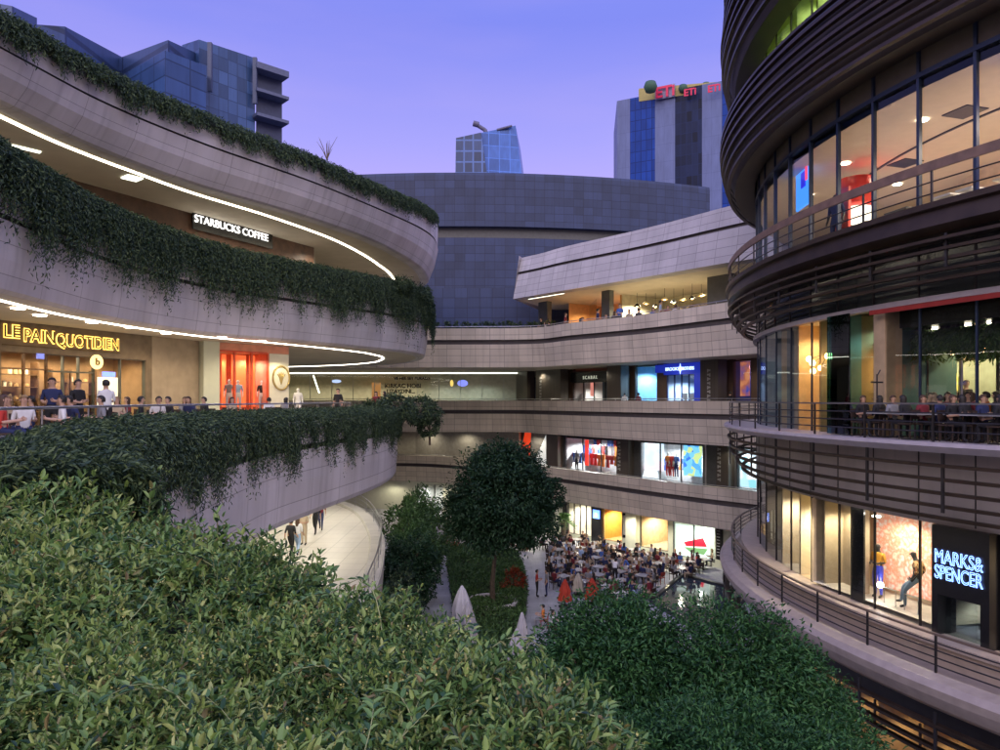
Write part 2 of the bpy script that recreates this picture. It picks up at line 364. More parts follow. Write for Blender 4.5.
def creeper(name, label, curve, width, per_m, length, leaf, K, top=.3, hangnoise=.5, seed=1, core=True, mats=None, span=None):
    r = np.random.default_rng(seed)
    c = np.array([q[:3] for q in curve]); seg = np.linalg.norm(np.diff(c[:, :2], axis=0), axis=1); u = np.concatenate([[0], np.cumsum(seg)])
    s0, s1 = span or (0, u[-1])
    n = int((s1-s0)*per_m); s = r.uniform(s0, s1, n)
    ps = np.stack([np.interp(s, u, c[:, i]) for i in range(3)], 1)
    e = .4; ta = np.stack([np.interp(s+e, u, c[:, i])-np.interp(s-e, u, c[:, i]) for i in range(2)], 1); ta = unit(ta)
    nrm = np.stack([ta[:, 1], -ta[:, 0]], 1)
    cl = .5+.5*np.sin(s*1.7+seed)*np.sin(s*.63+2*seed)+.35*np.sin(s*4.1+seed)          # clumps of longer strands
    start = -r.uniform(0, 1, n)**1.3*width
    ln = length*(.22+.85*np.clip(cl, 0, 1.3)*r.uniform(.4, 1, n)+(hangnoise+.3)*r.uniform(0, 1, n)**4)-start*.9
    t = (np.arange(K)[None, :]+r.uniform(0, 1, (n, K)))/K; dist = t*ln[:, None]
    out = (-start+.06+.25*r.uniform(0, 1, n))[:, None]
    x = out*(1-np.exp(-dist/out)); mound = top*np.sin(PI*np.clip((x+(width+start[:, None]))/(width*1.25), 0, 1))*(.6+.5*r.uniform(0, 1, n))[:, None]
    z = ps[:, 2:3]+mound-np.maximum(dist-x*.95, 0)-.05
    sway = (r.normal(0, .12, n))[:, None]*dist
    off = start[:, None]+x
    X = ps[:, 0:1]+nrm[:, 0:1]*off+ta[:, 0:1]*sway; Y = ps[:, 1:2]+nrm[:, 1:2]*off+ta[:, 1:2]*sway
    pos = np.stack([X, Y, z], -1); d = np.gradient(pos, axis=1); pos = pos.reshape(-1, 3)+r.normal(0, .02, (n*K, 3)); d = unit(d.reshape(-1, 3))
    dirs = d+r.normal(0, .6, d.shape); ups = np.concatenate([np.repeat(nrm, K, 0), np.full((n*K, 1), .8)], 1)+r.normal(0, .4, d.shape)
    V, Q = leaf_quads(pos, dirs, ups, leaf*r.uniform(.6, 1.3, n*K), leaf*.3)
    root = empty(name, label, 'creeper')
    npmesh('foliage', V, Q, [mats or G_CREEP], parent=root)
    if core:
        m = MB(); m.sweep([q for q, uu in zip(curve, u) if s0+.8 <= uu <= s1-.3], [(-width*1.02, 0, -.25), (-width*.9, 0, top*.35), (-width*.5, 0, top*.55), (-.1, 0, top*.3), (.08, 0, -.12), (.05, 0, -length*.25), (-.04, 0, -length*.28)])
        m.build('shade_core', G_CORE, root)  # opaque dark core in place of the shade behind the leaves
    return root
def crown_leaves(blobs, n, leaf, seed, fill=.35, droop=.3, ratio=.4):
    """leaf clumps spread through lumpy ellipsoids; blobs = (centre, radii)"""
    r = np.random.default_rng(seed); Vs, Qs, k = [], [], 0
    vol = np.array([b[1][0]*b[1][1]*b[1][2] for b in blobs])**(2/3); cnt = (n*vol/vol.sum()).astype(int)
    for (c, rad), m in zip(blobs, cnt):
        nc = max(8, m//34); dirc = unit(r.normal(size=(nc, 3))); rr = (1-fill*r.uniform(0, 1, nc)**1.5)*(1+.2*blobnoise(dirc, 2.4, seed+3)+.10*blobnoise(dirc, 6, seed+9))
        cc = np.array(c)+dirc*np.array(rad)*rr[:, None]
        idx = r.integers(0, nc, m); sp = .105*np.mean(rad)
        pos = cc[idx]+r.normal(0, sp, (m, 3)); dirs = unit(dirc[idx]+r.normal(0, .8, (m, 3))+np.array([0, 0, -droop])); ups = dirc[idx]*.5+np.array([0, 0, .8])+r.normal(0, .35, (m, 3))
        V, Q = leaf_quads(pos, dirs, ups, leaf*r.uniform(.6, 1.3, m), leaf*ratio); Vs.append(V); Qs.append(Q+k); k += len(V)
    return np.concatenate(Vs), np.concatenate(Qs)
def tree(name, label, base, blobs, n, leaf, seed, trunk_r=.16, mats=None, group=None, cat='tree', fill=.5, ratio=.4, droop=.3):
    root = empty(name, label, cat, group, base); b = Vector(base)
    rel = [((Vector(c)-b), rad) for c, rad in blobs]
    V, Q = crown_leaves(rel, n, leaf, seed, fill=fill, ratio=ratio, droop=droop); npmesh('crown', V, Q, [mats or G_TREE], parent=root)
    m = MB(); r = random.Random(seed); fork = rel[0][0]*.62; fork.x = rel[0][0].x*.8; fork.y = rel[0][0].y*.8
    m.tube([(0, 0, -.05), fork*.35+Vector((r.uniform(-.08, .08), r.uniform(-.08, .08), 0)), fork*.7, fork], [trunk_r*1.25, trunk_r, trunk_r*.85, trunk_r*.7], 9)
    for c, rad in rel:
        for i in range(6):
            e = c+Vector((r.uniform(-.7, .7)*rad[0], r.uniform(-.7, .7)*rad[1], r.uniform(-.4, .7)*rad[2])); mid = fork.lerp(e, .5)+Vector((0, 0, -.12*rad[2]))
            m.tube([fork*.9, mid, e], [trunk_r*.55, trunk_r*.3, .02], 5)
    m.build('trunk', BARK, root); return root

# ------------------------------------------------------------------ left terrace building
E2 = catmull([(3.4, -4), (2.3, -1.2), (1.45, .7), (.60, 2.06), (-.40, 3.7), (-1.78, 5.3), (-3.45, 7.0), (-4.75, 9.2), (-5.45, 12), (-5.95, 15.5), (-6.15, 19), (-5.75, 22.5), (-5.05, 27.6), (-4.8, 31), (-4.95, 34.5), (-5.9, 38), (-8.2, 40.6), (-12.5, 42.5), (-20, 43.5), (-30, 44)], 6)
E3 = catmull([(-11.5, 2, 19.1), (-12.6, 10, 19.1), (-13.2, 19, 19.1), (-13.75, 25.1, 19.15), (-12.7, 31.2, 19.2), (-9.8, 35.6, 19.1), (-6.9, 40.6, 19.2), (-5.35, 44.2, 19.2), (-5.0, 47.5, 19.1), (-5.6, 51.5, 19.1), (-7.5, 56.5, 19.1), (-12, 61.5, 19.1), (-20, 65.5, 19.1), (-30, 67, 19.1)], 6)
E4 = catmull([(-17, 8, 23.2, 21.75), (-16, 15, 23.4, 21.75), (-15.1, 21.7, 23.75, 21.75), (-14.4, 25.8, 24.0, 21.75), (-12.7, 30.2, 24.2, 21.75), (-9.8, 35, 24.2, 21.75), (-7.3, 40.5, 24.3, 21.75), (-5.75, 47, 25.1, 21.75), (-5.35, 52, 25.6, 21.75), (-5.9, 57, 25.6, 21.75), (-8.5, 62, 25.6, 21.75), (-14, 66.5, 25.6, 21.75), (-30, 70, 25.6, 21.75)], 6)
c2 = [(x, y, 11.28+.84*min(1, max(0, (y-7)/3)), 9.2) for x, y in E2]; c3 = [(p[0], p[1], p[2], 15.6) for p in E3]; c4 = E4
TB = empty('terrace_building', 'curved pale stone building with three planted balcony bands on the left', 'building')
GR = [(-.6, 0, 0, 0), (.10, 0, 0, 0), (.02, .24, 0, 1), (-.14, .24, 0, 1), (-.14, .29, 0, 1), (.06, .29, 0, 0), (.05, .6, 0, 0), (-.02, .94, 0, 0), (-.12, 1, 0, 0), (-.6, 1, 0.002, 0)]
m = MB(); m.sweep(c2, GR); m.build('balcony_fascia', [STONEL, GROOVE], TB)
m = MB(); m.sweep(c3, [(-.6, 0, 0, 0), (.25, 0, 0, 0), (.2, .42, 0, 1), (.06, .42, 0, 1), (.06, .46, 0, 1), (.2, .46, 0, 0), (.14, .75, 0, 0), (0, .97, 0, 0), (-.1, 1, 0, 0), (-.6, 1, .002, 0)]); m.build('balcony_fascia', [STONEL, GROOVE], TB)
m = MB(); m.sweep(c4, [(-.8, 0, 0, 0), (.75, 0, 0, 0), (.72, .36, 0, 1), (.58, .36, 0, 1), (.58, .40, 0, 1), (.75, .40, 0, 0), (.5, .7, 0, 0), (.05, .97, 0, 0), (-.1, 1, 0, 0), (-.6, 1, .002, 0)]); m.build('roof_fascia', [STONEL, GROOVE], TB)
back2 = [(-40, 44), (-40, -4)]; back3 = [(-44, 67), (-44, 2)]; back4 = [(-46, 70), (-46, 8)]
def xy(c): return [(q[0], q[1]) for q in c]
m = MB(); m.poly(xy(offset(E2, .3))+back2, 9.21, 0, True); m.build('soffit', PLASTER, TB)
m = MB(); e2f = [q for q in xy(offset(E2, .3)) if q[1] > 9.3]; m.poly(e2f+[(-40, 44), (-40, 7.5), (-11, 7.5)], 11.6, 0); m.build('terrace_floor', DECK, TB)
m = MB(); m.poly([q for q in xy(offset(E2, .25)) if q[1] < 12]+[(-12, 12), (-12, -4)], 11.25, 0); m.build('planter_soil', mat('planter_soil', (.02, .018, .014), .95), TB)
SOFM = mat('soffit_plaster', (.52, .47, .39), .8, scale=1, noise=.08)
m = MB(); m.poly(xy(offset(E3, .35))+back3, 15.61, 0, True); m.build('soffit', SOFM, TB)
m = MB(); m.poly(xy(offset(E3, .3))+back3, 18.0, 0); m.build('terrace_floor', DECK, TB)
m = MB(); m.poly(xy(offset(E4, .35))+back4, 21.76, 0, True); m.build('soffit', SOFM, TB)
m = MB(); m.poly(xy(offset(E4, .2))+back4, 23.1, 0); m.build('roof', STONE, TB)
# recessed light strips following the soffit edges
def strip(curve, d, z, wdt, name='light_strip', s=None, i0=0, i1=None, parent=TB, mm=LED):
    cc = offset(curve, d)[i0:i1]; m = MB(); m.sweep([(q[0], q[1], z, z) for q in cc], [(-wdt/2, 0, .03), (wdt/2, 0, .03), (wdt/2, 0, -.015), (-wdt/2, 0, -.015), (-wdt/2, 0, .03)]); return m.build(name, mm, parent)
strip(E3, lambda t: .9+1.9*min(1, max(0, (t-.3)/.25)), 15.59, .12, i0=6)
strip(E4, lambda t: .9+1.6*min(1, max(0, (t-.3)/.3)), 21.74, .14, i0=6, mm=emis('led_bright', (1, .9, .68), 9))
# walls behind the terraces
W3 = [Vector(p) for p in ((-22.5, 12), (-17.8, 25.7), (-14.6, 34.9), (-11.35, 38.8), (-12.6, 42.5), (-24, 56), (-40, 60))]
def wallrun(name, pts, z0, z1, mm, parent=TB):
    m = MB()
    for a, b in zip(pts, pts[1:]): m.face([(a[0], a[1], z0), (b[0], b[1], z0), (b[0], b[1], z1), (a[0], a[1], z1)])
    return m.build(name, mm, parent)
fA, fB, fC = Fr(W3[0], W3[1]), Fr(W3[1], W3[2]), Fr(W3[2], W3[3])
def hole_wall(name, fr, z0, z1, s0, s1, holes, mm, parent, th=.25):
    """wall slab along a frame with rectangular openings (sa, sb, za, zb)"""
    m = MB(); xs = sorted(set([s0, s1]+[h[0] for h in holes]+[h[1] for h in holes])); 
    for a, b in zip(xs, xs[1:]):
        if b-a < 1e-4: continue
        hs = sorted([(h[2], h[3]) for h in holes if h[0] <= a+1e-4 and h[1] >= b-1e-4]); z = z0
        for ha, hb in hs:
            if ha > z+1e-3: fr.box(m, a, b, 0, th, z, ha)
            z = hb
        if z1 > z+1e-3: fr.box(m, a, b, 0, th, z, z1)
    return m.build(name, mm, parent)
def room(fr, s0, s1, z0, z1, d0, d1, wm, fm=None, cm=None, parent=None, name='shop_interior'):
    m = MB(); Lf = fr.L
    m.face([Lf(s0, d1, z0), Lf(s1, d1, z0), Lf(s1, d1, z1), Lf(s0, d1, z1)], 0)
    m.face([Lf(s0, d0, z0), Lf(s0, d1, z0), Lf(s0, d1, z1), Lf(s0, d0, z1)], 0)
    m.face([Lf(s1, d1, z0), Lf(s1, d0, z0), Lf(s1, d0, z1), Lf(s1, d1, z1)], 0)
    m.face([Lf(s0, d0, z0), Lf(s1, d0, z0), Lf(s1, d1, z0), Lf(s0, d1, z0)], 1)
    m.face([Lf(s0, d0, z1), Lf(s0, d1, z1), Lf(s1, d1, z1), Lf(s1, d0, z1)], 2)
    return m.build(name, [wm, fm or wm, cm or wm], parent)
def glazing(fr, s0, s1, z0, z1, d, n, parent, fm=DARKM, gm=GLASS, t=.06, rows=()):
    m = MB(); m.face([fr.L(s0, d, z0), fr.L(s1, d, z0), fr.L(s1, d, z1), fr.L(s0, d, z1)]); g = m.build('window', gm, parent)
    m = MB(); zs = [z0, z1]+list(rows)
    for i in range(n+1):
        s = s0+(s1-s0)*i/n; fr.box(m, s-t/2, s+t/2, d-.05, d+.07, z0, z1)
    for z in zs: fr.box(m, s0+t/2, s1-t/2, d-.04, d+.06, z-t/2, z+t/2)
    m.build('frame', fm, g); return g
# bakery front on frame B (px 0..150) and A
s150, s198 = fB.s_px(152), fB.s_px(199)
sA0 = fA.len-9
hole_wall('shop_wall', fA, 11.6, 15.6, 0, fA.len, [(sA0, fA.len-.05, 11.6, 14.55)], mat('bakery_wall', (.17, .125, .08), .7, noise=.2), TB)
hole_wall('shop_wall', fB, 11.6, 15.6, 0, s150, [(.05, fB.s_px(146), 11.6, 14.5)], MATS['bakery_wall'], TB)
hole_wall('stone_wall', fB, 11.6, 15.6, s150, s198, [], TANSTONE, TB)
wm = mat('bakery_interior', (.42, .25, .12), .7)
room(fB, .05, fB.s_px(146), 11.6, 14.8, .25, 1.9, wm, mat('oak_floor', (.35, .22, .12), .5), mat('bakery_ceiling', (.35, .25, .15), .7), TB)
room(fA, sA0, fA.len-.1, 11.6, 14.8, .25, 1.9, wm, MATS['oak_floor'], MATS['bakery_ceiling'], TB)
glazing(fB, .05, fB.s_px(48), 11.6, 14.5, .1, 2, TB, WOOD, rows=(13.9,))
glazing(fB, fB.s_px(48), fB.s_px(95), 11.6, 14.5, .1, 3, TB, mat('grey_green_frame', (.10, .10, .08), .5), rows=(13.85,))
glazing(fB, fB.s_px(95), fB.s_px(146), 11.6, 14.5, .1, 2, TB, MATS['grey_green_frame'])
glazing(fA, sA0, fA.len-.1, 11.6, 14.5, .1, 4, TB, WOOD, rows=(13.9,))
# shelves of loaves and jars
def shelf_unit(fr, s0, s1, d, z0, rows, dz, label, kinds, cell=.22):
    root = empty('bread_shelf', label, 'shelf'); m = MB()
    for i in range(rows): fr.box(m, s0, s1, d-.4, d, z0+i*dz-.03, z0+i*dz)
    fr.box(m, s0-.05, s0, d-.42, d, 11.62, z0+rows*dz); fr.box(m, s1, s1+.05, d-.42, d, 11.62, z0+rows*dz); m.build('frame', WOOD, root)
    m = MB(); r = random.Random(int(s0*10))
    for i in range(rows):
        s = s0+.15
        while s < s1-.15:
            if r.random() < .82:
                k = r.randrange(3); h = (.16, .22, .2)[k]
                if k == 0: m.lathe(fr.L(s, d-.2, z0+i*dz), [(.09, 0), (.1, .05), (.08, .12), (0, .15)], 8, k)
                else: m.lathe(fr.L(s, d-.2, z0+i*dz), [(.07, 0), (.07, h*.8), (.04, h*.85), (.045, h), (0, h)], 8, k)
            s += cell
    tag(m.build('bread_and_jars', kinds), 'loaves and preserve jars on the lit shelves '+label.split(' shelf ')[-1], 'shop goods', 'goods on the bakery shelves')
    return root
breads = [mat('bread', (.7, .45, .18), .7), mat('cream_jar', (.85, .78, .58), .4), mat('glass_jar', (.75, .58, .3), .3)]
shelf_unit(fB, fB.s_px(49, 1.3), fB.s_px(64, 1.3), 1.5, 12.5, 3, .5, 'wooden bread shelf inside the bakery left of the door', breads)
shelf_unit(fB, fB.s_px(68, 1.3), fB.s_px(92, 1.3), 1.5, 12.5, 3, .5, 'wooden bread shelf behind the bakery door', breads)
shelf_unit(fB, fB.s_px(127, 1.3), fB.s_px(143, 1.3), 1.5, 12.3, 4, .48, 'wooden bread shelf at the right end of the bakery', breads)
shelf_unit(fB, .3, fB.s_px(34, 1.3), 1.5, 12.3, 4, .48, 'dark wooden bread shelf at the left end of the bakery', breads)
m = MB(); fB.box(m, fB.s_px(98, 1.5), fB.s_px(123, 1.5), 1.5, 1.6, 12.5, 13.75)
tag(m.build('menu_board', emis('menu_glow', (.9, .85, .68), .8)), 'lit cream menu board on the bakery back wall', 'menu board')
m = MB(); fB.box(m, fB.s_px(103), fB.s_px(115), -.02, .04, 13.72, 13.92)
bsign = m.build('window_sign', emis('blue_neon', (.15, .25, 1), 1.6)); tag(bsign, 'small blue lit sign in the bakery window', 'sign')
m = MB(); fB.box(m, fB.s_px(37), fB.s_px(44), -.02, .04, 14.3, 14.5)
tag(m.build('number_plate', emis('blue_plate', (.2, .25, .8), .6)), 'small blue number plate over the bakery door', 'sign')
m = MB(); c = fB.L(fB.s_px(96), -.06, fB.z(96, 362)); m.tube([c, c+Vector((fB.n.x, fB.n.y, 0))*.05], .30, 20, 0, smooth=False)
o = m.build('round_sign', emis('round_glow', (1, .78, .35), 1.0)); tag(o, 'round glowing cream sign with a letter beside the bakery door', 'sign')
text('b', 'letter', mat('brass', (.25, .16, .05), .4, .8), c-Vector((fB.n.x, fB.n.y, 0))*.03, fB.rz, .42, o)
sg = empty('bakery_sign', 'gold backlit LE PAIN QUOTIDIEN lettering above the bakery front', 'sign')
# three words laid on the two wall frames
GOLD = emis('gold_halo', (1, .62, .12), 2.6); LETT = mat('dark_gold', (.12, .07, .02), .4, .5)
for wd, x0, x1, y in (('LE', 3, 19, 332), ('PAIN', 24, 54, 337), ('QUOTIDIEN', 58, 119, 343)):
    fr = fB; pc = (x0+x1)/2; s = fr.s_px(pc); wd_m = fr.s_px(x1)-fr.s_px(x0); z = fr.z(pc, y); h = .66
    for off, mm, dd, ex, nm in ((.026, GOLD, -.03, .006, 'halo'), (-.004, LETT, -.055, .012, 'letters')):
        text(wd, nm, mm, fr.L(s, dd, z), fr.rz, h, sg, ex, off*1.1, width=wd_m*(1 if off < .01 else 1.03))
m = MB()
# serif feet for the letters are left to the outline; a brass rail carries the word
fB.box(m, fB.s_px(2), fB.s_px(120), -.03, -.002, 14.72, 14.75); m.build('rail', LETT, sg)
# pillar, fashion window, cream wall
m = MB(); fC.box(m, fC.s_px(200), fC.s_px(216), -.35, .4, 11.6, 15.6); m.build('pillar', mat('pale_green_pillar', (.55, .58, .46), .5, noise=.03), TB)
sa, sb = fC.s_px(217), fC.s_px(268)
room(fC, sa, sb, 11.6, 15.2, .1, 2.4, mat('salmon_wall', (.72, .30, .2), .7), CREAMW, CREAMW, TB)
glazing(fC, sa, sb, 11.6, 15.2, .02, 3, TB, mat('red_frame', (.65, .10, .04), .5), t=.1)
hole_wall('window_head', fC, 15.2, 15.6, sa, fC.len, [], MATS['salmon_wall'], TB)
m = MB(); fC.box(m, sb+.02, fC.len, .0, .3, 11.6, 15.19); m.build('cream_wall', CREAMW, TB)
for (a, b, g) in ((222, 226, .5), (232, 246, .9), (250, 255, .5)):
    m = MB(); fC.box(m, fC.s_px(a, 1.2), fC.s_px(b, 1.2), 1.2, 1.26, 12.4, 15.1)
    tag(m.build('hanging_banner', emis('orange_banner', (1, .17, .05), .9)), 'orange hanging banner in the fashion window '+{222: 'at its left end', 232: 'behind the two mannequins', 250: 'at its right end'}[a], 'banner', 'orange banners in the window')
cx = fC.L(fC.s_px(281), -.03, fC.z(281, 378)); em = empty('wall_emblem', 'pale gold round emblem with leaf on the lit cream wall', 'emblem')
m = MB(); q = [cx+Vector((fC.e.x, fC.e.y, 0))*.5*math.cos(a)+Vector((0, 0, .62*math.sin(a))) for a in np.linspace(0, 2*PI, 33)]; m.tube(q, .05, 6); m.build('ring', mat('dull_gold', (.5, .38, .16), .4, .6), em)
m = MB()
for a in (-50, -25, 0, 25, 50):
    d = Vector((fC.e.x*math.sin(math.radians(a)), fC.e.y*math.sin(math.radians(a)), math.cos(math.radians(a))))
    m.tube([cx-Vector((0, 0, .35)), cx+d*.1, cx+d*.32], [.02, .06, .015], 5)
m.build('leaf_motif', MATS['dull_gold'], em)
wallrun('back_wall', W3[3:], 11.6, 15.6, mat('dim_wall', (.35, .33, .28), .6))
# upper terrace: coffee shop wall
W4 = [Vector(p) for p in ((-24, 14), (-17.5, 29.5), (-15.2, 34.2), (-11.0, 42.7), (-12, 47), (-24, 60), (-40, 62))]
wallrun('coffee_shop_wall', W4[:4], 18.0, 21.76, mat('dark_brown_cladding', (.10, .05, .03), .5, noise=.3)); wallrun('back_wall', W4[3:], 18.0, 21.76, MATS['dim_wall'])
fS = Fr(W4[2], W4[3])
so2 = empty('coffee_sign', 'white lit STARBUCKS COFFEE lettering under the top soffit', 'sign')
pc = 230; text('STARBUCKS COFFEE', 'letters', emis('white_letters', (1, .97, .92), 1.8), fS.L(fS.s_px(pc), -.25, fS.z(pc, 229.5)), fS.rz, .52, so2, .02, .0, width=fS.s_px(267)-fS.s_px(194))
m = MB(); fS.box(m, fS.s_px(190), fS.s_px(270), -.2, -.14, fS.z(pc, 229.5)-.5, fS.z(pc, 229.5)+.42); m.build('board', BLACK, so2)
m = MB(); fS.box(m, fS.s_px(172), fS.s_px(300), -.35, -.25, 20.3, 20.36)
m.build('lit_shelf_edge', LED, TB)
wallrun('parapet_back', [Vector((-44, 5)), Vector((-44, 66))], 9.2, 23.1, STONE)
# downlights under the soffits
def downlight(p, z, r=.16, label=None, group='round downlights in the soffits', parent=None, mm=DOWN):
    o = MB(); o.lathe((p[0], p[1], z), [(0, -.012), (r*.8, -.012), (r*.8, -.03), (r, -.03), (r, 0)], 14)
    e = tag(o.build('downlight', mm), label, 'ceiling light', group) if parent is None else o.build('downlight', mm, parent); return e
names3 = ['at the far left above the bakery', 'above the bakery lettering', 'past the end of the bakery lettering', 'over the stone wall', 'above the pale pillar', 'over the orange window', 'above the lit cream wall']
for i, (px, py) in enumerate(((18, 308), (40, 315), (92, 322), (130, 327), (166, 333), (222, 337), (262, 341))):
    q = atz(px, py, 15.6); downlight(q, 15.6, .2, 'round warm downlight in the bakery soffit, '+names3[i])
    lamp((q.x, q.y, 15.3), 60, WARM, .2)
for q in ((-10.5, 41), (-9, 45), (-10, 50), (-12, 54)): lamp((q[0], q[1], 15.2), 70, WARM, .2)
for q in ((-18.5, 20), (-16, 26), (-14.5, 31), (-12, 36), (-10.5, 42), (-9.5, 50)): lamp((q[0], q[1], 21.3), 55, CREAM, .2)
for px in (10, 35, 60, 82, 110, 135): p = fB.L(fB.s_px(px, .7), .7, 14.6); lamp(p, 55, WARM, .1)
p = fA.L(fA.len-3, 1.2, 14.5); lamp(p, 50, WARM, .1)
for px in (232, 258): p = fC.L(fC.s_px(px), .8, 14.9); lamp(p, 60, (1, .7, .55), .1)
lamp(fC.L(fC.s_px(275), -.8, 14.9), 45, (1, .85, .5), .06)
# terrace rail and chairs' edge
R2 = offset(E2, lambda t: 2.2 if t < .75 else 2.2)
rl = MB(); zr = 12.62
rp = [(x, y, zr) for x, y in R2[40:]]
rl.tube(rp, .03, 6); rl.tube([(x, y, 12.2) for x, y, z in rp], .012, 4)
for i in range(0, len(rp), 3): rl.tube([(rp[i][0], rp[i][1], 11.6), rp[i]], .018, 5)
tag(rl.build('balcony_railing', STEEL), 'thin steel railing between the diners and the planter', 'railing')
# lower terrace (cream floor)
E1 = catmull([(-1.0, 8), (-2.6, 16), (-4.4, 24), (-5.1, 31), (-6.5, 39.5), (-9.7, 49), (-15, 55), (-24, 58)], 6)
LT = empty('lower_terrace', 'brightly lit cream terrace with a curved edge under the left balcony', 'terrace')
m = MB(); m.poly(xy(E1)+[(-40, 58), (-40, 8)], 5.4); m.build('floor', panels('cream_floor', (.60, .56, .47), 1.2, 1.2, .014, .55, var=.02, stain=.06), LT)
m = MB(); m.sweep([(x, y, 5.55, 3.2) for x, y in E1], [(-.7, 0, -.14, 0), (-.65, 0, 0, 0), (.05, 0, 0, 0), (.05, .15, 0, 0), (-.1, 1, 0, 0), (-.7, 1, 0, 0)]); m.build('edge_kerb', panels('cream_kerb', (.55, .52, .45), 1.8, .8, .015, .5), LT)
m = MB()
for h, r_ in ((6.45, .035), (6.15, .015), (5.85, .015)): m.tube([(x, y, h) for x, y in xy(offset(E1, .12))], r_, 6)
for i in range(0, len(E1), 2): q = offset(E1, .12)[i]; m.tube([(q[0], q[1], 5.5), (q[0], q[1], 6.45)], .02, 5)
tag(m.build('terrace_railing', STEEL), 'curved steel railing round the cream lower terrace', 'railing')
m = MB(); m.face([(-18, 20, 5.4), (-18, 57, 5.4), (-18, 57, 9.2), (-18, 20, 9.2)]); m.build('back_wall', CREAMW, LT)
for q in ((-9, 22), (-10, 28), (-11.5, 34), (-9, 33), (-9.5, 39), (-13, 40), (-12, 46), (-10, 44)): lamp((q[0], q[1], 8.8), 150, (1, .94, .82), .25)

# ------------------------------------------------------------------ far shopping gallery
def cz(pts, zt, zb): return [(x, y, zt, zb) for x, y in pts]
FL1 = catmull([(-42, 84), (-25, 83.5), (-11.5, 83), (-5.6, 80.5), (-.2, 75), (4.7, 67.9), (8.6, 62.3), (11.3, 58.3), (14.8, 53.5), (17.8, 50), (22, 45), (28, 37), (36, 28)], 6)
FL2 = catmull([(-42, 71.5), (-25, 71.5), (-12, 71.5), (-3, 71.3), (1.6, 70.6), (4.6, 66.4), (7.6, 61.4), (11, 55.9), (14.5, 50.8), (17, 47.4), (21.5, 41.5), (28, 33)], 6)
FL3 = catmull([(-42, 66), (-20, 64.2), (-6, 63), (2.6, 62.3), (5.7, 58.4), (10.3, 53), (13.97, 47), (15.8, 44), (21.5, 37), (28, 30)], 6)
SG = empty('shopping_gallery', 'long far shopping gallery of stacked pale stone balconies and lit shops', 'building')
STONEF = panels('gallery_cladding', (.62, .55, .46), 1.25, .58, .022, .5, var=.09, stain=.18)
PF = [(-.5, 0, 0, 0), (.06, 0, 0, 0), (.02, .30, 0, 1), (-.2, .30, 0, 1), (-.2, .42, 0, 1), (.1, .42, 0, 0), (-.12, 1, 0, 0), (-.7, 1, .002, 0)]
for cv, zt, zb in ((FL1, 6.4, 3.4), (FL2, 12.7, 9.6), (FL3, 19.0, 15.6)):
    m = MB(); m.sweep(cz(cv, zt, zb), PF); m.build('balcony_fascia', [STONEF, GROOVE], SG)
far_close = [(60, 40), (60, 120), (-60, 120), (-60, 80)]
def slabp(cv, zf, zc, nm, mm=PLASTER):
    m = MB(); m.poly(xy(offset(cv, .4))+far_close, zf, 0); m.poly(xy(offset(cv, .5))+far_close, zc, 1, True); m.build(nm, [DECK, mm], SG)
DIMP = mat('dim_plaster', (.42, .38, .32), .8)
slabp(FL1, 5.4, 3.41, 'first_floor', PLASTER); slabp(FL2, 11.6, 9.61, 'second_floor', DIMP); slabp(FL3, 18.0, 15.61, 'third_floor', DIMP)
for cv, z, nm in ((FL1, 6.5, 'first'), (FL2, 12.82, 'second'), (FL3, 19.12, 'third')):
    m = MB(); q = [(x, y, z+.03) for x, y in xy(offset(cv, .15))]; m.tube(q, .03, 5)
    for i in range(0, len(q), 3): m.tube([(q[i][0], q[i][1], z-.2), q[i]], .02, 4)
    tag(m.build('gallery_railing', STEEL), 'slim steel handrail along the '+nm+' floor of the far gallery', 'railing')
# shop wall frames
g0 = Fr((2.0, 71.6), (21.5, 49.2)); g1 = Fr((5.6, 70.3), (22.2, 48.0)); g2 = Fr((3.6, 72.3), (21.3, 42.6)); g3 = Fr((8.6, 64.2), (22.5, 44.5))
COLM = panels('dark_column', (.10, .085, .07), .45, 9, .012, .4, var=.15, rough=.35)
DGREY = mat('shopfront_grey', (.09, .095, .10), .5)
def shop(fr, pa, pb, z0, z1, depth, wm, power, lc, name='shop_interior', n=2, fm=DARKM, floor=None, gl=True, ceil=None, dglass=.06, lampz=.35):
    sa, sb = fr.s_px(pa), fr.s_px(pb)
    room(fr, sa, sb, z0, z1, .12, depth, wm, floor or MATS['cream_floor_in'], ceil or CREAMW, SG, name)
    if gl: glazing(fr, sa, sb, z0, z1, dglass, n, SG, fm)
    k = max(1, round((sb-sa)/3))
    for i in range(k):
        p = fr.L(sa+(sb-sa)*(i+.5)/k, depth*.45, z1-lampz); lamp(p, power/k, lc, .12)
    return sa, sb
mat('cream_floor_in', (.5, .45, .38), .4)
def wallx(fr, segs, z0, z1, mm, nm='shop_wall', d0=0, d1=.3, parent=None):
    for pa, pb in segs: m = MB(); fr.box(m, fr.s_px(pa), fr.s_px(pb), d0, d1, z0, z1); m.build(nm, mm, parent or SG)
def column(fr, pa, pb, z0, z1, d=-.5, mm=COLM, label=None, th=.9):
    m = MB(); fr.box(m, fr.s_px(pa), fr.s_px(pb), d, d+th, z0, z1); m.build('column', mm, SG)
def poster(fr, pa, pb, ya, yb, d, mm, label, name='poster', th=.06):
    m = MB(); za, zb = fr.z((pa+pb)/2, yb, d), fr.z((pa+pb)/2, ya, d); fr.box(m, fr.s_px(pa, d), fr.s_px(pb, d), d-th, d, za, zb)
    return tag(m.build(name, mm), label, name.replace('_', ' '))
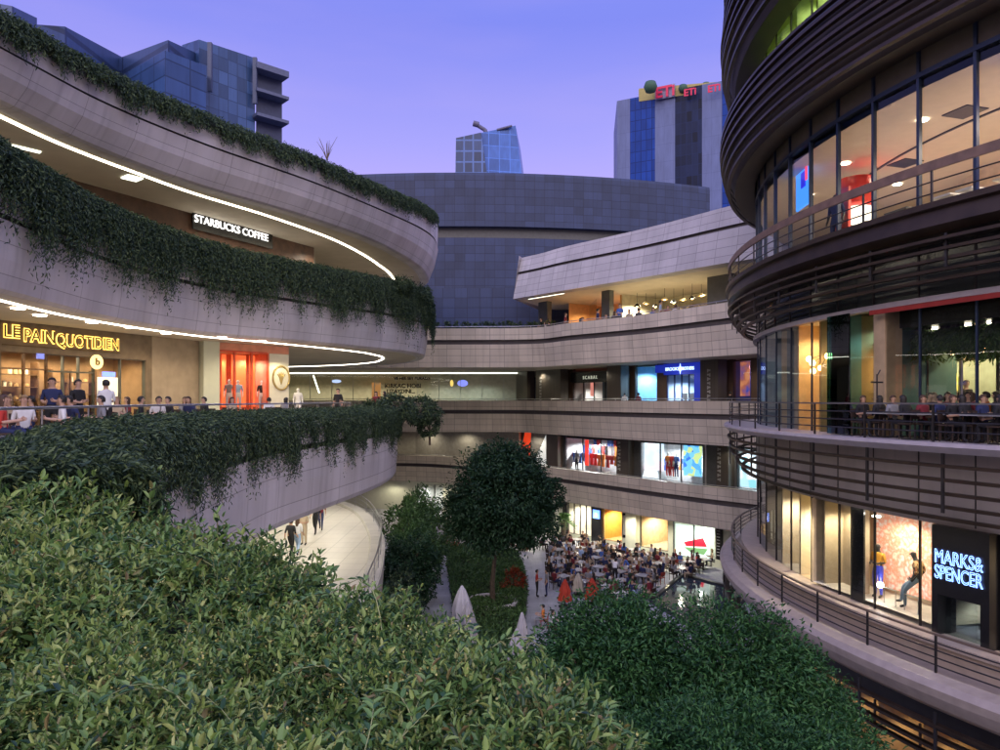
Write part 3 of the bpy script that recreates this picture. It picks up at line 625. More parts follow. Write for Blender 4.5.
# ---- ground floor (z 0 .. 3.4)
hw = [(565, 568, DARKM), (592, 603, BLACK)]
WG = mat('greenish_cream', (.60, .62, .48), .6, noise=.05)
holes = [(g0.s_px(a), g0.s_px(b), z, 3.4) for a, b, z in ((437, 452, 0), (568, 592, .5), (603, 622, .5), (640, 668, .5), (673, 715, .35))]
hole_wall('shop_wall', g0, 0, 3.42, -8, g0.len+3, [h for h in holes if h[0] > -8], WG, SG)
for a, b in ((549, 563), (630, 640), (484, 492)): column(g0, a, b, 0, 3.42, -.6, WG)
m = MB(); g0.box(m, g0.s_px(592), g0.s_px(603), -.12, 0, .2, 3.41); m.build('dark_pier', BLACK, SG)
m = MB(); g0.box(m, g0.s_px(563.5), g0.s_px(568), -.12, 0, .4, 3.41); m.build('dark_pier', BLACK, SG)
PALEW = mat('pale_interior', (.7, .68, .6), .7); ORW = mat('orange_interior', (.75, .42, .12), .7)
shop(g0, 568, 592, .5, 3.38, 4, PALEW, 420, (1, .9, .75), n=4)
shop(g0, 603, 622, .5, 3.38, 3, ORW, 420, (1, .68, .3), n=1)
shop(g0, 640, 668, .5, 3.38, 4, mat('tan_interior', (.75, .55, .33), .7), 420, (1, .82, .55), n=1)
shop(g0, 673, 715, .35, 3.38, 2.2, PALEW, 160, (.9, 1, .95), n=2)
o = poster(g0, 676, 710, 526, 561, .35, emis('poster_white', (.80, .95, .88), 1.0), 'large backlit white poster with a red wedge in the ground floor window')
q = [g0.L(g0.s_px(a, .26), .26, g0.z(a, b, .26)) for a, b in ((684, 542), (703, 538), (707, 547), (686, 546))]
m = MB(); m.face(q); m.face([p+Vector((.0, .01, 0)) for p in reversed(q)]); m.build('red_wedge', emis('poster_red', (.9, .02, .05), 1.0), o)
q = [g0.L(g0.s_px(a, .255), .255, g0.z(a, b, .255)) for a, b in ((684, 547), (708, 549), (704, 555), (690, 552))]
m = MB(); m.face(q); m.build('green_rind', emis('poster_green', (.25, .5, .2), .8), o)
o = tag(None or (lambda mm: mm)(MB().box(g0.L(g0.s_px(597.5), -.16, g0.z(597, 514)), (.75, .06, .75), g0.rz).build('square_sign', emis('sign_blue', (.15, .3, 1), 2.2))), 'square blue lit sign on the black ground floor pier', 'sign')
text('a', 'letter', emis('sign_white', (1, 1, 1), 3), g0.L(g0.s_px(597.5), -.21, g0.z(597, 514)), g0.rz, .6, o, .01, .01)
m = MB(); g0.box(m, g0.s_px(623), g0.s_px(628), -.08, 0, 1.0, 3.1); o = tag(m.build('framed_menu', BLACK), 'black framed menu on the cream wall between two windows', 'menu frame')
m = MB(); g0.box(m, g0.s_px(624), g0.s_px(627), -.1, -.081, 1.25, 2.9); m.build('menu_sheet', mat('menu_paper', (.45, .45, .4), .8), o)
m = MB(); g0.box(m, g0.s_px(718), g0.s_px(723.5), -.3, -.05, .7, 3.2); o = tag(m.build('menu_pylon', BLACK), 'tall black menu board at the right end of the ground floor shops', 'sign')
m = MB()
for i in range(9): g0.box(m, g0.s_px(719), g0.s_px(722), -.32, -.301, 1.0+i*.23, 1.04+i*.23)
m.build('menu_lines', mat('menu_print', (.35, .35, .35), .8), o)
# far doorway shop behind the big tree
gd = Fr((-14, 84.6), (2.0, 79)); hole_wall('shop_wall', gd, 0, 3.42, -16, gd.len, [(gd.s_px(417), gd.s_px(443), 0, 3.1)], WG, SG)
room(gd, gd.s_px(417), gd.s_px(443), 0, 3.1, .3, 5, PALEW, None, CREAMW, SG); lamp(gd.L(gd.s_px(430), 2, 2.7), 300, (.9, .95, 1), .15)
glazing(gd, gd.s_px(417), gd.s_px(443), 0, 3.1, .1, 3, SG)
hole_wall('shop_wall', Fr((2.0, 79), (2.0, 71.6)), 0, 3.42, 0, 7.4, [], WG, SG)
# ---- first floor (z 5.4 .. 9.6)
Z0, Z1 = 5.4, 9.62
wallx(g1, ((537, 541), (551, 565), (620, 640), (703, 737), (757, 790)), Z0, Z1, DGREY)
wallx(g1, ((565, 620), (640, 703), (737, 757)), 9.15, Z1, DARKM, 'shop_header', .31, .5)
for a, b in ((552, 563), (622, 634), (722, 734)): column(g1, a, b, Z0, Z1, -.7)
m = MB(); m.tube([g1.L(g1.s_px(714), -1.0, Z0), g1.L(g1.s_px(714), -1.0, Z1)], .07, 8); m.build('steel_post', STEEL, SG)
shop(g1, 565, 620, Z0, 9.15, 4.5, mat('white_interior', (.8, .8, .8), .7), 950, (.95, .97, 1), n=3)
shop(g1, 640, 703, Z0, 9.15, 3.5, MATS['white_interior'], 800, (.85, .93, 1), n=3)
shop(g1, 737, 757, Z0, 9.15, 2.5, MATS['white_interior'], 250, (.7, .85, 1), n=1)
# hoarding with a red slanted shape and the dim left part
gl1 = Fr((-42, 86), (-10, 85.4)); wallx(gl1, ((180, 440),), Z0, Z1, mat('dim_grey', (.34, .32, .27), .5))
gl2 = Fr((-10, 85.4), (5.6, 70.3)); wallx(gl2, ((414, 519),), Z0, Z1, MATS['dim_grey'])
ho = empty('hoarding', 'shop hoarding with a slanted red stripe and white panel behind the tree top', 'hoarding')
m = MB(); g_h = g1; g_h.box(m, g_h.s_px(519), g_h.s_px(548), -.1, 0, Z0, Z1); m.build('board', mat('hoarding_grey', (.28, .27, .25), .6), ho)
q = [g_h.L(g_h.s_px(a), -.12, z) for a, z in ((519, Z0+.4), (530, Z0+.4), (532, Z1-.1), (526, Z1-.1))]; m = MB(); m.face(q); m.build('red_stripe', emis('hoarding_red', (.95, .07, .02), .55), ho)
q = [g_h.L(g_h.s_px(a), -.12, z) for a, z in ((531, Z0+.2), (547, Z0+.2), (547, Z1-.3))]; m = MB(); m.face(q); m.build('white_panel', emis('hoarding_white', (.7, .72, .7), .6), ho)
lamp(g1.L(g1.s_px(540), -1.2, 9.2), 60, CREAM, .1)
# window posters, first floor
poster(g1, 643, 664, 441, 470, .6, posterm('poster_pale_print', [(.85, .92, 1), (.7, .85, 1), (.9, .75, .85), (.95, .97, 1)], 1.6, 1.1), 'pale blue and pink backlit poster at the left of the toy shop window')
poster(g1, 684, 702, 445, 476, .6, posterm('poster_blue_print', [(.05, .2, .75), (.1, .4, .95), (.2, .6, .9), (.6, .75, .3), (.05, .15, .5)], 2.2, 1.1), 'vivid blue and green backlit poster at the right of the toy shop window')
poster(g1, 739, 756, 457, 487, .5, posterm('poster_sea_print', [(.5, .8, .95), (.85, .9, .95), (.3, .7, .8), (.9, .8, .85)], 1.5, 1.0), 'turquoise and white backlit poster beside the glass tower')
# ---- second floor (z 11.6 .. 15.6)
Z0, Z1 = 11.6, 15.62
wallx(g2, ((543, 573), (616, 635), (657, 666), (704, 733), (751, 800)), Z0, Z1, mat('dark_brown_wall', (.10, .06, .04), .5))
for a, b in ((526, 537), (546, 571), (618, 632), (712, 730)): column(g2, a, b, Z0, Z1, -1.2)
m = MB(); g2.box(m, g2.s_px(573), g2.s_px(616), -.3, .3, 14.35, 15.3); m.build('shop_header', BLACK, SG)
sc_ = g2.L(g2.s_px(593), -.34, 14.75); o = empty('shop_sign', 'faint SCABAL lettering on the black shop header', 'sign'); text('S C A B A L', 'letters', emis('dim_letters', (.6, .62, .5), .5), sc_, g2.rz, .42, o)
shop(g2, 573, 616, Z0, 14.35, 4, mat('grey_interior', (.5, .5, .5), .7), 420, (1, .93, .85), n=4)
wallx(g2, ((601, 611),), Z0, 14.35, mat('slate_blue', (.06, .09, .14), .4), 'door_panel', .15, .2)
shop(g2, 635, 657, Z0, 15.5, 3, mat('sky_blue_interior', (.3, .55, .8), .6), 420, (.55, .8, 1), n=1)
NAVY = emis('navy_glow', (.008, .02, .28), .9)
m = MB(); g2.box(m, g2.s_px(666), g2.s_px(704), -.25, .12, 14.7, 15.55); g2.box(m, g2.s_px(696), g2.s_px(704), -.2, .12, Z0, 14.7); g2.box(m, g2.s_px(657), g2.s_px(667), -.2, .12, 14.9, 15.5); m.build('shopfront', NAVY, SG)
wallx(g2, ((704, 711),), Z0, Z1-.1, emis('blue_pillar_glow', (.10, .08, .8), .9), 'lit_pier', -.25, -.05)
shop(g2, 667, 696, Z0, 14.7, 3.5, mat('blue_interior', (.4, .5, .7), .6), 480, (.7, .85, 1), n=4, fm=mat('navy_frame', (.01, .02, .10), .4))
o = empty('shop_sign', 'blue white lit BROOKS BROTHERS sign with a golden sheep emblem between the words', 'sign'); LB = emis('blue_white_letters', (.45, .6, 1), 2.0)
zc_ = g2.z(683, 385-.0) ; zc_ = 15.12
text('BROOKS', 'letters', LB, g2.L(g2.s_px(675), -.3, zc_), g2.rz, .36, o, .02, .0, width=g2.s_px(682)-g2.s_px(668.5)); text('BROTHERS', 'letters', LB, g2.L(g2.s_px(690.5), -.3, zc_), g2.rz, .36, o, .02, .0, width=g2.s_px(697)-g2.s_px(684.5))
c = g2.L(g2.s_px(683.2), -.32, zc_); m = MB()
for a in range(4):
    d = Vector((g2.e.x*math.cos(a*PI/4), g2.e.y*math.cos(a*PI/4), math.sin(a*PI/4)))*(.42 if a == 2 else .2); m.tube([c-d, c, c+d], [.01, .09, .01], 5)
m.build('emblem', LB, o)
shop(g2, 733, 751, Z0, 15.5, 2, mat('night_blue', (.1, .12, .3), .6), 60, (.6, .6, 1), n=1)
poster(g2, 734, 750, 362, 396, .8, posterm('poster_city', [(.02, .04, .3), (.04, .08, .45), (.5, .15, .1), (.9, .35, .15), (.1, .05, .25)], 1.1, .6, 'noise'), 'blue and orange city poster in the window beside the glass tower')
# window wall of the far walkway, left part
gw = Fr((-24, 74.5), (2.6, 74.2))
m = MB(); gw.box(m, 0, gw.len, .02, 1.2, 11.6, 12.2); m.build('planter_box', WOOD, SG)
glazing(gw, 0, gw.len, 11.6, 15.4, 0, 12, SG, mat('thin_grey_frame', (.25, .26, .25), .4), GLASSG, t=.05)
room(gw, 0, gw.len, 11.62, 15.5, .1, 5, mat('dim_green_interior', (.36, .34, .28), .7), MATS['cream_floor_in'], DIMP, SG)
m = MB(); gw.box(m, -6, gw.len, -1.2, -1.08, 15.42, 15.52); m.build('light_strip', emis('long_tube', (.95, .98, .8), 2.6), SG)
m = MB(); gw.box(m, -6, gw.len, -1.25, -.1, 15.53, 15.6); m.build('bulkhead', PLASTER, SG)
for s in (2, 6, 10, 14, 18, 22): lamp(gw.L(s, 2.2, 14.9), 230, (1, .85, .6) if s < 16 else (.8, .9, .85), .15)
for px, py, c_, w_, h_, lb in ((334, 381, (.5, .6, 1), 1.0, .35, 'pale blue oval lit screen in the far glass front, left'), (462, 383, (.25, .28, 1), 1.1, .7, 'small violet blue screen glowing in the far glass front'), (451, 383, (.9, .6, .15), .35, .7, 'small yellow panel beside the violet screen')):
    m = MB(); s = gw.s_px(px); q = gw.L(s, 1.0, gw.z(px, py)); m.tube([q, q+Vector((0, .08, 0))], 1, 20, smooth=False); o = m.build('screen', emis('screen'+str(px), c_, 1.3))
    for v in o.data.vertices: v.co.x = q.x+(v.co.x-q.x)*w_/2; v.co.z = q.z+(v.co.z-q.z)*h_/2
    tag(o, lb, 'screen')
m = MB(); m.tube([gw.L(gw.s_px(312), .5, gw.z(312, 375)), gw.L(gw.s_px(318), .5, gw.z(318, 393))], .07, 6); tag(m.build('tube_lamp', emis('tube_white', (1, .97, .85), 4)), 'slanting white tube lamp behind the far glass front', 'lamp')
o = empty('window_lettering', 'dark lettering stuck on the far glass front', 'sign')
for i, (t_, px, py, sz) in enumerate((('KIRKAC HOBI', 403, 386, .6), ('UZAYDINI...', 401, 391.5, .55), ('VE HER SEY BURADA', 412, 378.5, .4))): text(t_, 'line', BLACK, gw.L(gw.s_px(px), -.06, gw.z(px, py)), gw.rz, sz, o, .01, .02)
o = empty('wall_poster', 'tall orange picture panel inside the far glass front', 'picture'); m = MB(); gw.box(m, gw.s_px(369), gw.s_px(378), 1.5, 1.6, 12.3, 14.6); m.build('print', posterm('orange_print', [(.3, .25, .2), (.8, .35, .12), (.5, .3, .15)], 1.4, .5, 'noise'), o)
# ---- third floor cafe (z 18 .. 21.75) under the wing
Z0, Z1 = 18.0, 21.9
CAFE = mat('cafe_cream', (.72, .66, .5), .7)
wallx(g3, ((720, 800),), Z0, Z1, DGREY)
sa, sb = g3.s_px(569), g3.s_px(620); room(g3, sa, sb, Z0, 21.85, .0, 4, mat('cafe_orange', (.75, .45, .22), .7), MATS['cream_floor_in'], CAFE, SG, 'cafe_interior')
for k in (.3, .7): lamp(g3.L(sa+(sb-sa)*k, 1.6, 21.2), 650, (1, .58, .26), .15)
sc2, sd = g3.s_px(622), g3.s_px(716); room(g3, sc2, sd, Z0, 21.85, 0, 5, CAFE, MATS['cream_floor_in'], CAFE, SG, 'cafe_interior')
for k in (.12, .37, .62, .87): lamp(g3.L(sc2+(sd-sc2)*k, 1.2, 21.0), 800, (1, .88, .62), .15)
for a, b in ((560, 569), (624, 632), (716, 740)): column(g3, a, b, Z0, Z1, -2.6 if a < 700 else -1, DGREY, th=.5)
m = MB()
for i, px in enumerate((646, 664, 683, 700)):
    c = g3.L(g3.s_px(px), 3.6, 19.3); q = [c+Vector((g3.e.x, g3.e.y, 0))*1.25*math.cos(a)+Vector((0, 0, 1.35*math.sin(a))) for a in np.linspace(0, PI, 17)]; m.tube(q, .09, 6)
    if i in (0,): m.tube([c+Vector((0, 0, .45)), c+Vector((0, -.1, .45))], .45, 16)
m.build('wall_arches', mat('arch_trim', (.25, .19, .12), .6), SG)
m = MB(); c = g3.L(g3.s_px(606.5), 2.6, g3.z(606, 305)); m.tube([c, c+Vector((g3.n.x, g3.n.y, 0))*.08], .62, 24, smooth=False); o = tag(m.build('round_sign', emis('orange_disc', (1, .38, .04), 2.5)), 'round glowing orange sign with letter G on the upper cafe wall', 'sign')
text('G', 'letter', emis('yellow_letter', (1, .85, .3), 3), c-Vector((g3.n.x, g3.n.y, 0))*.05, g3.rz, 1.0, o)
m = MB(); cc = g3.L(g3.s_px(590), 2, 18.9); m.box(cc, (1.4, .5, .7), g3.rz); tag(m.build('display_case', emis('case_blue', (.3, .35, 1), .8)), 'low blue lit display case in the orange cafe', 'display case')
# ---- overhanging roof wing
WC = catmull([(1.16, 64.3, 25.5, 21.75), (3.0, 62.05, 25.5, 21.75), (5, 59.6, 25.6, 21.75), (10.3, 53.3, 25.6, 21.75), (14.3, 48.1, 25.7, 21.75), (17, 45, 25.8, 21.75), (23, 38, 26, 21.75)], 6)
RW = empty('roof_wing', 'pale stone roof wing jutting out over the upper cafe with a pointed left end', 'building wing')
m = MB(); m.sweep(WC, [(-1.2, 0, 0, 0), (-.9, 0, 0, 0), (-.55, .35, 0, 1), (-.75, .35, 0, 1), (-.75, .41, 0, 1), (-.5, .41, 0, 0), (0, 1, 0, 0), (-1.2, 1, 0, 0)]); m.build('fascia', [panels('wing_cladding', (.46, .44, .46), 1.6, .6, .02, .5, var=.07), GROOVE], RW)
cl = [(40, 30), (40, 72), (6, 74)]
m = MB(); m.poly(xy(offset(WC, .3))+cl, 21.77, 0, True); m.build('soffit', PLASTER, RW); m = MB(); m.poly(xy(offset(WC, .9))+cl, 25.5); m.build('roof', STONE, RW)
m = MB(); p0, p1 = Vector((1.2, 64.35, 0)), Vector((4.5, 74, 0)); m.face([(p0.x, p0.y, 21.75), (p1.x, p1.y, 21.75), (p1.x+.6, p1.y, 25.6), (p0.x+.5, p0.y, 25.6)]); m.build('end_wall', MATS['wing_cladding'], RW)
strip(WC, 1.2, 21.75, .14, i0=2, i1=12, parent=RW, mm=emis('long_tube', (1, 1, 1), 2.6))
# back wall of third floor terrace, left: planting and dark glass
g3l = Fr((-42, 74), (8.6, 72)); m = MB(); g3l.box(m, 0, g3l.len, 0, .3, 18, 24.0); m.build('terrace_wall', STONED, SG)
m = MB(); m.face([(8.4, 73.9, 18), (8.6, 64.2, 18), (8.6, 64.2, 21.8), (8.4, 73.9, 21.8)]); m.build('side_glass', GLASSD, SG)
# ------------------------------------------------------------------ drum building
DR = empty('drum_building', 'huge blue grey curved building with a dark band behind the gallery', 'building')
C0, R0 = (-5.5, 182.), 92.
def arcpts(c, R, a0, a1, n): return [(c[0]+R*math.cos(math.radians(a0+(a1-a0)*i/n)), c[1]+R*math.sin(math.radians(a0+(a1-a0)*i/n))) for i in range(n+1)]
A = arcpts(C0, R0, 238, 291.3, 60)
m = MB(); m.sweep(cz(A, 41.1, 34.4), [(-2, 0, 0), (0, 0, 0), (.1, .05, 0), (.1, 1, 0), (-1, 1, 0)]); m.build('upper_wall', STONED, DR)
m = MB(); m.sweep(cz(arcpts(C0, R0-.8, 238, 291.0, 60), 34.4, 33.0), [(0, 0, 0), (0, 1, 0)]); m.build('dark_band', DGREY, DR)
m = MB(); m.sweep(cz(A, 33.0, 0), [(-1, 0, 0), (0, 0, 0), (0, 1, 0)]); m.build('lower_wall', STONED, DR)
m = MB(); m.poly(arcpts(C0, R0-.5, 238, 291.3, 60), 40.9); m.build('roof', STONED, DR)
# ------------------------------------------------------------------ distant towers
BG1 = panels('blue_office_glass', (.04, .085, .22), 3.2, 1.9, .10, .5, var=.25, rough=.3, spec=.3)
BG2 = panels('office_bands', (.05, .09, .22), 12, 3.6, .35, .45, var=.12, rough=.35)
def prism_walls(mb, corners, z0, mi=0):
    for a, b in zip(corners, corners[1:]): mb.face([(a.x, a.y, z0), (b.x, b.y, z0), (b.x, b.y, b.z), (a.x, a.y, a.z)], mi)
def block(name, pxs, z0, mm, parent, roofz=True, deep=1.3):
    """walls through roofline points (px, py, depth); closed behind"""
    c = [P(*q) for q in pxs]; zt = max(p.z for p in c); cl = c+[Vector((q.x*deep, q.y*deep, q.z)) for q in (c[-1], c[0])]+[c[0]]
    m = MB(); prism_walls(m, cl, z0); m.poly([(p.x, p.y) for p in cl[:-1]], min(p.z for p in c)-.05); return m.build(name, mm, parent)
OB = empty('office_block', 'blue grey stepped office block above the left roof garden', 'building')
block('low_wing', [(30, 24, 78), (65, 26.5, 81), (122, 57, 92)], 10, BG2, OB); block('middle_wing', [(110, 62, 92), (122, 57, 91), (168, 40, 84), (205, 57, 92)], 10, BG2, OB)
block('glass_bay', [(128, 72, 87), (165, 50.5, 81.5), (206, 66, 86)], 20, BG1, OB, deep=1.03); block('tower', [(182, 45, 93), (199, 39.5, 89), (255, 58, 95)], 10, panels('tower_glass', (.05, .10, .23), 1.3, 1.7, .06, .6, var=.3, rough=.3, spec=.3), OB)
for px, py, Y in ((210, 42, 88.6), (255, 57, 94.2)): q = P(px, py, Y); m = MB().box((q.x, q.y, q.z-3.1), (.5, .4, 6)); m.build('roof_fin', mat('fin_blue', (.06, .08, .15), .5), OB)
cg = [P(256, 70, 95.5), P(282, 79, 98)]; m = MB(); prism_walls(m, [cg[0], cg[1], Vector((cg[1].x*1.2, cg[1].y*1.2, cg[1].z))], 10); m.build('end_wing', mat('end_wing_wall', (.035, .05, .11), .5), OB)
d = (cg[1]-cg[0]).normalized()
for k in range(12):
    m = MB(); z = 0-k*3.2; a, b = cg[0]+Vector((0, 0, z)), cg[1]+Vector((0, 0, z))+d*.8; c = (a+b)/2; m.box((c.x, c.y-1.0, c.z), ((b-a).length, 2.2, .8 if k == 0 else .4), math.atan2(d.y, d.x)); m.build('balcony_slab', mat('slab_blue', (.10, .12, .2), .6), OB)
block('roof_corner', [(-20, 0, 60), (12, 6, 60), (37, 18, 64)], 10, BG2, tag(empty('office_roof', 'corner of a blue grey roof above the creeper at the top left', 'building'), None))
CT = empty('glass_skyscraper', 'slanted blue glass skyscraper with a roof crane rising behind the drum', 'building')
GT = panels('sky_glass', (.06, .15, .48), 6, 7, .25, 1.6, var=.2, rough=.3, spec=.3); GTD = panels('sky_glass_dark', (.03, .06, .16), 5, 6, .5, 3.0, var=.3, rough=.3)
def facet(name, pts, mm, parent):
    m = MB(); q = [P(*p) for p in pts]; m.face(q); b = [p+Vector((4, 40, 0)) for p in q]
    for i in range(len(q)): j = (i+1) % len(q); m.face([q[i], b[i], b[j], q[j]])
    return m.build(name, mm, parent)
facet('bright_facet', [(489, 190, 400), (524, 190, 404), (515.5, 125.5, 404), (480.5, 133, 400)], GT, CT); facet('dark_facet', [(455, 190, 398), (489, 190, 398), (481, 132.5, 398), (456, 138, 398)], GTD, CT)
m = MB(); a, b, c = P(476, 124.5, 402), P(485, 130, 402), P(486, 134, 402); m.tube([a, b], 1.1, 6); m.tube([b, c], 1.3, 6); m.tube([a+Vector((-1.5, 0, .6)), a+Vector((1.5, 0, -.2))], 1.6, 6); m.tube([P(497, 130, 402), P(512, 126, 402)], .7, 5); m.build('roof_crane', mat('crane_grey', (.12, .12, .2), .6), CT)
ET = empty('sign_tower', 'office tower of pale panels and blue glass strips with a yellow roof sign', 'building')
PAN = panels('pale_blue_panels', (.12, .16, .34), 2.6, 5.0, .06, .75, var=.04); STB = panels('strip_glass', (.008, .05, .30), 1.6, 3.0, .12, .5, var=.2, rough=.35, spec=.15); STD = panels('strip_glass_dark', (.008, .016, .055), 1.6, 3.0, .1, 1.6, var=.5, rough=.35, spec=.15)
def rp(px): t = (px-617)/(740-617); return (px, 101-23.5*t, 210-16*t)
e = [617, 630, 655, 675, 702, 722, 745]; mm_ = [PAN, STB, PAN, STD, PAN, STB]
for i in range(6):
    a, b = P(*rp(e[i])), P(*rp(e[i+1])); ins = 0.
    m = MB(); m.face([(a.x, a.y+ins, 0), (b.x, b.y+ins, 0), (b.x, b.y+ins, b.z), (a.x, a.y+ins, a.z)]); 
    m.face([(a.x, a.y+ins, a.z), (b.x, b.y+ins, b.z), (b.x+3, b.y+25, b.z), (a.x+3, a.y+25, a.z)]); m.build('glass_strip' if i % 2 else 'panel_strip', mm_[i], ET)
a = P(*rp(617)); m = MB(); m.face([(a.x, a.y, 0), (a.x+3, a.y+25, 0), (a.x+3, a.y+25, a.z), (a.x, a.y, a.z)]); m.build('side_wall', PAN, ET)
RS = empty('roof_sign', 'yellow rooftop billboard with red ETi lettering and green ball trees', 'sign')
a, b = P(639, 98, 207), P(745, 79, 194); zt = 87
q = [P(639, 88.5, 207), P(739, 79.5, 194)]; m = MB(); m.face([(a.x, a.y, a.z-1), (b.x, b.y, b.z-2), (b.x, b.y, q[1].z), (a.x, a.y, q[0].z)]); m.face([(a.x, a.y+.5, a.z-1), (a.x, a.y+.5, q[0].z), (b.x, b.y+.5, q[1].z), (b.x, b.y+.5, b.z-2)]); m.build('board', mat('sign_yellow', (.42, .36, .12), .6, noise=.15), RS)
rzs = math.atan2(b.y-a.y, b.x-a.x)
p = P(665, 92, 203.2); m = MB(); m.box(p, (5.6, .3, 3.6), rzs); m.build('white_panel', mat('sign_white_panel', (.3, .3, .45), .6), RS)
RED = mat('sign_red', (.75, .02, .10), .5); text('ETi', 'letters', RED, P(665, 92, 202.4), rzs, 4.2, RS, .15, .12)
text('ETi', 'letters', RED, P(690, 92.3, 198.5), rzs, 2.6, RS, .1, .08); text('ETi', 'letters', RED, P(714, 88.5, 195), rzs, 2.6, RS, .1, .08)
for px, py, r_ in ((650.5, 87, 1.9), (683, 88.5, 1.3), (706, 86, 1.2)): m = MB(); m.lathe(P(px, py, 201), [(0, -r_), (r_*.7, -r_*.7), (r_, 0), (r_*.75, r_*.7), (0, r_)], 12); m.build('ball_tree', mat('sign_green', (.05, .12, .08), .7), RS)

# ------------------------------------------------------------------ round glass tower on the right
TC = (34.2, 28.0)
def tang(px, R):
    k = (px-500)/F; A_, B_, C_ = k*k+1, -2*(k*TC[0]+TC[1]), TC[0]**2+TC[1]**2-R*R
    D = B_*B_-4*A_*C_; Y = (-B_-math.sqrt(max(D, 0)))/(2*A_); return math.degrees(math.atan2(Y-TC[1], k*Y-TC[0])) % 360
def tp(a, R): return Vector((TC[0]+R*math.cos(math.radians(a)), TC[1]+R*math.sin(math.radians(a))))
GT_ = empty('round_glass_tower', 'dark round glass and louvre tower of stacked ring balconies on the right', 'building')
RG = 22.8
th0, th1 = tang(977, RG), tang(812, RG); STEP = (th0-th1)/4
def arc(R, a0=118, a1=322, n=170): return arcpts(TC, R, a0, a1, n)
def ring(nm, R, prof, mm, z=0, parent=GT_):
    m = MB(); m.sweep(cz(arc(R), z, z), prof); return m.build(nm, mm, parent)
def bar(R, z, wd, h, m): m.sweep(cz(arc(R), z, z), [(-wd/2, 0, h/2), (wd/2, 0, h/2), (wd/2, 0, -h/2), (-wd/2, 0, -h/2), (-wd/2, 0, h/2)])
def disc(z, R, nm, mm, down=False, thick=None):
    m = MB(); m.poly(arcpts(TC, R, 0, 358, 179), z, 0, down); return m.build(nm, mm, GT_)
SPD = panels('dark_spandrel_glass', (.035, .042, .045), 100, 100, .001, .5, rough=.12, spec=.9)
SPL = panels('pale_spandrel', (.50, .45, .42), 100, 100, .001, .5, rough=.5)
TINT = mat('tower_ceiling', (.72, .62, .52), .7, noise=.03)
# floors and ceilings
for z, mm in ((6.06, MATS['cream_floor_in']), (11.58, mat('timber_deck', (.12, .08, .06), .5)), (17.98, MATS['cream_floor_in']), (25.5, DARKM)): disc(z, 23.5, 'floor', mm)
for z, mm in ((3.22, DIMP), (9.25, DIMP), (15.66, mat('black_ceiling', (.02, .02, .02), .7)), (21.95, TINT), (29.0, DIMP)): disc(z, 22.75, 'ceiling', mm, True)
# ring decks
ring('deck_edge', 23.55, [(-.8, 0, .0), (.0, 0, .0), (.0, 0, -.14), (-.15, 0, -.2), (-.15, 0, -.8)], mat('tan_ledge', (.46, .37, .30), .5, noise=.1), 6.09)
ring('outer_ledge', 24.3, [(-1.0, 0, -.10), (-.3, 0, -.06), (.12, 0, -.12), (.26, 0, -.28), (.22, 0, -.5), (.0, 0, -.85), (-.2, 0, -1.0), (-1.0, 0, -1.05)], mat('tan_fascia', (.36, .30, .27), .5, noise=.12), 5.45)
ring('deck_edge', 24.3, [(-1.5, 0, .0), (.05, 0, .0), (.08, 0, -.10), (-.1, 0, -.28), (-1.5, 0, -.3)], BRONZEL, 11.62)
ring('deck_edge', 24.2, [(-1.4, 0, .0), (.1, 0, .0), (.1, 0, -.16), (-.05, 0, -.2), (.0, 0, -.62), (-.25, 0, -.8), (-1.4, 0, -.8)], BRONZE, 18.04)
for z, lst in ((0, ((24.35, 4.15), (24.2, 3.75), (24.0, 3.35), (23.7, 2.95))), (1, ((24.14, 11.0), (24.06, 10.62), (23.94, 10.24), (23.76, 9.86), (23.5, 9.5))), (2, ((24.12, 17.05), (24.0, 16.8), (23.88, 16.55), (23.7, 16.3), (23.5, 16.08))), (3, ((24.15, 23.0), (24.28, 23.38), (24.38, 23.76), (24.45, 24.14), (24.48, 24.52), (24.46, 24.9), (24.40, 25.25))), (4, ((24.2, 27.75), (24.3, 28.2), (24.4, 28.65), (24.4, 29.1), (24.45, 29.55), (24.4, 30.0), (24.35, 30.6), (24.3, 31.4), (24.3, 32.4)))):
    for R, zz in lst:
        m = MB(); bar(R, zz, .17, .085 if z < 3 else .11, m); m.build('louvre_ring', BRONZE, GT_)
for zz, R, zt in ((22.88, 23.85, 25.4), (27.6, 23.85, 33)): ring('band_backing', R, [(-.9, 0, .1), (0, 0, 0), (.35, 0, 1.2), (.45, 0, zt-zz-.3), (.3, 0, zt-zz), (-.9, 0, zt-zz)], mat('band_dark', (.035, .026, .022), .5, noise=.3, scale=1), zz)
disc(24.2, 24.0, 'soffit', DARKM, True); disc(29.2, 24.0, 'soffit', DARKM, True)
ring('spandrel', RG+.05, [(0, 0, 2.3), (.0, 0, 0), (-.3, 0, 0)], SPL, 9.2); ring('spandrel', RG+.05, [(0, 0, 1.6), (0, 0, 0), (-.3, 0, 0)], SPD, 15.72); ring('spandrel', RG+.02, [(0, 0, 1.7), (0, 0, 0)], mat('bronze_blind', (.10, .085, .06), .6), 22.34)
ring('spandrel', RG+.02, [(0, 0, 1.6), (0, 0, 0)], DARKM, 3.25)
ring('head_ledge', RG, [(-.1, 0, .1), (.22, 0, .1), (.22, 0, -.06), (-.1, 0, -.06), (-.1, 0, .1)], BRONZEL, 15.64)
ring('transom', RG, [(-.06, 0, .07), (.12, 0, .07), (.12, 0, -.07), (-.06, 0, -.07), (-.06, 0, .07)], mat('navy_mullion', (.02, .035, .07), .35, .3), 22.3)
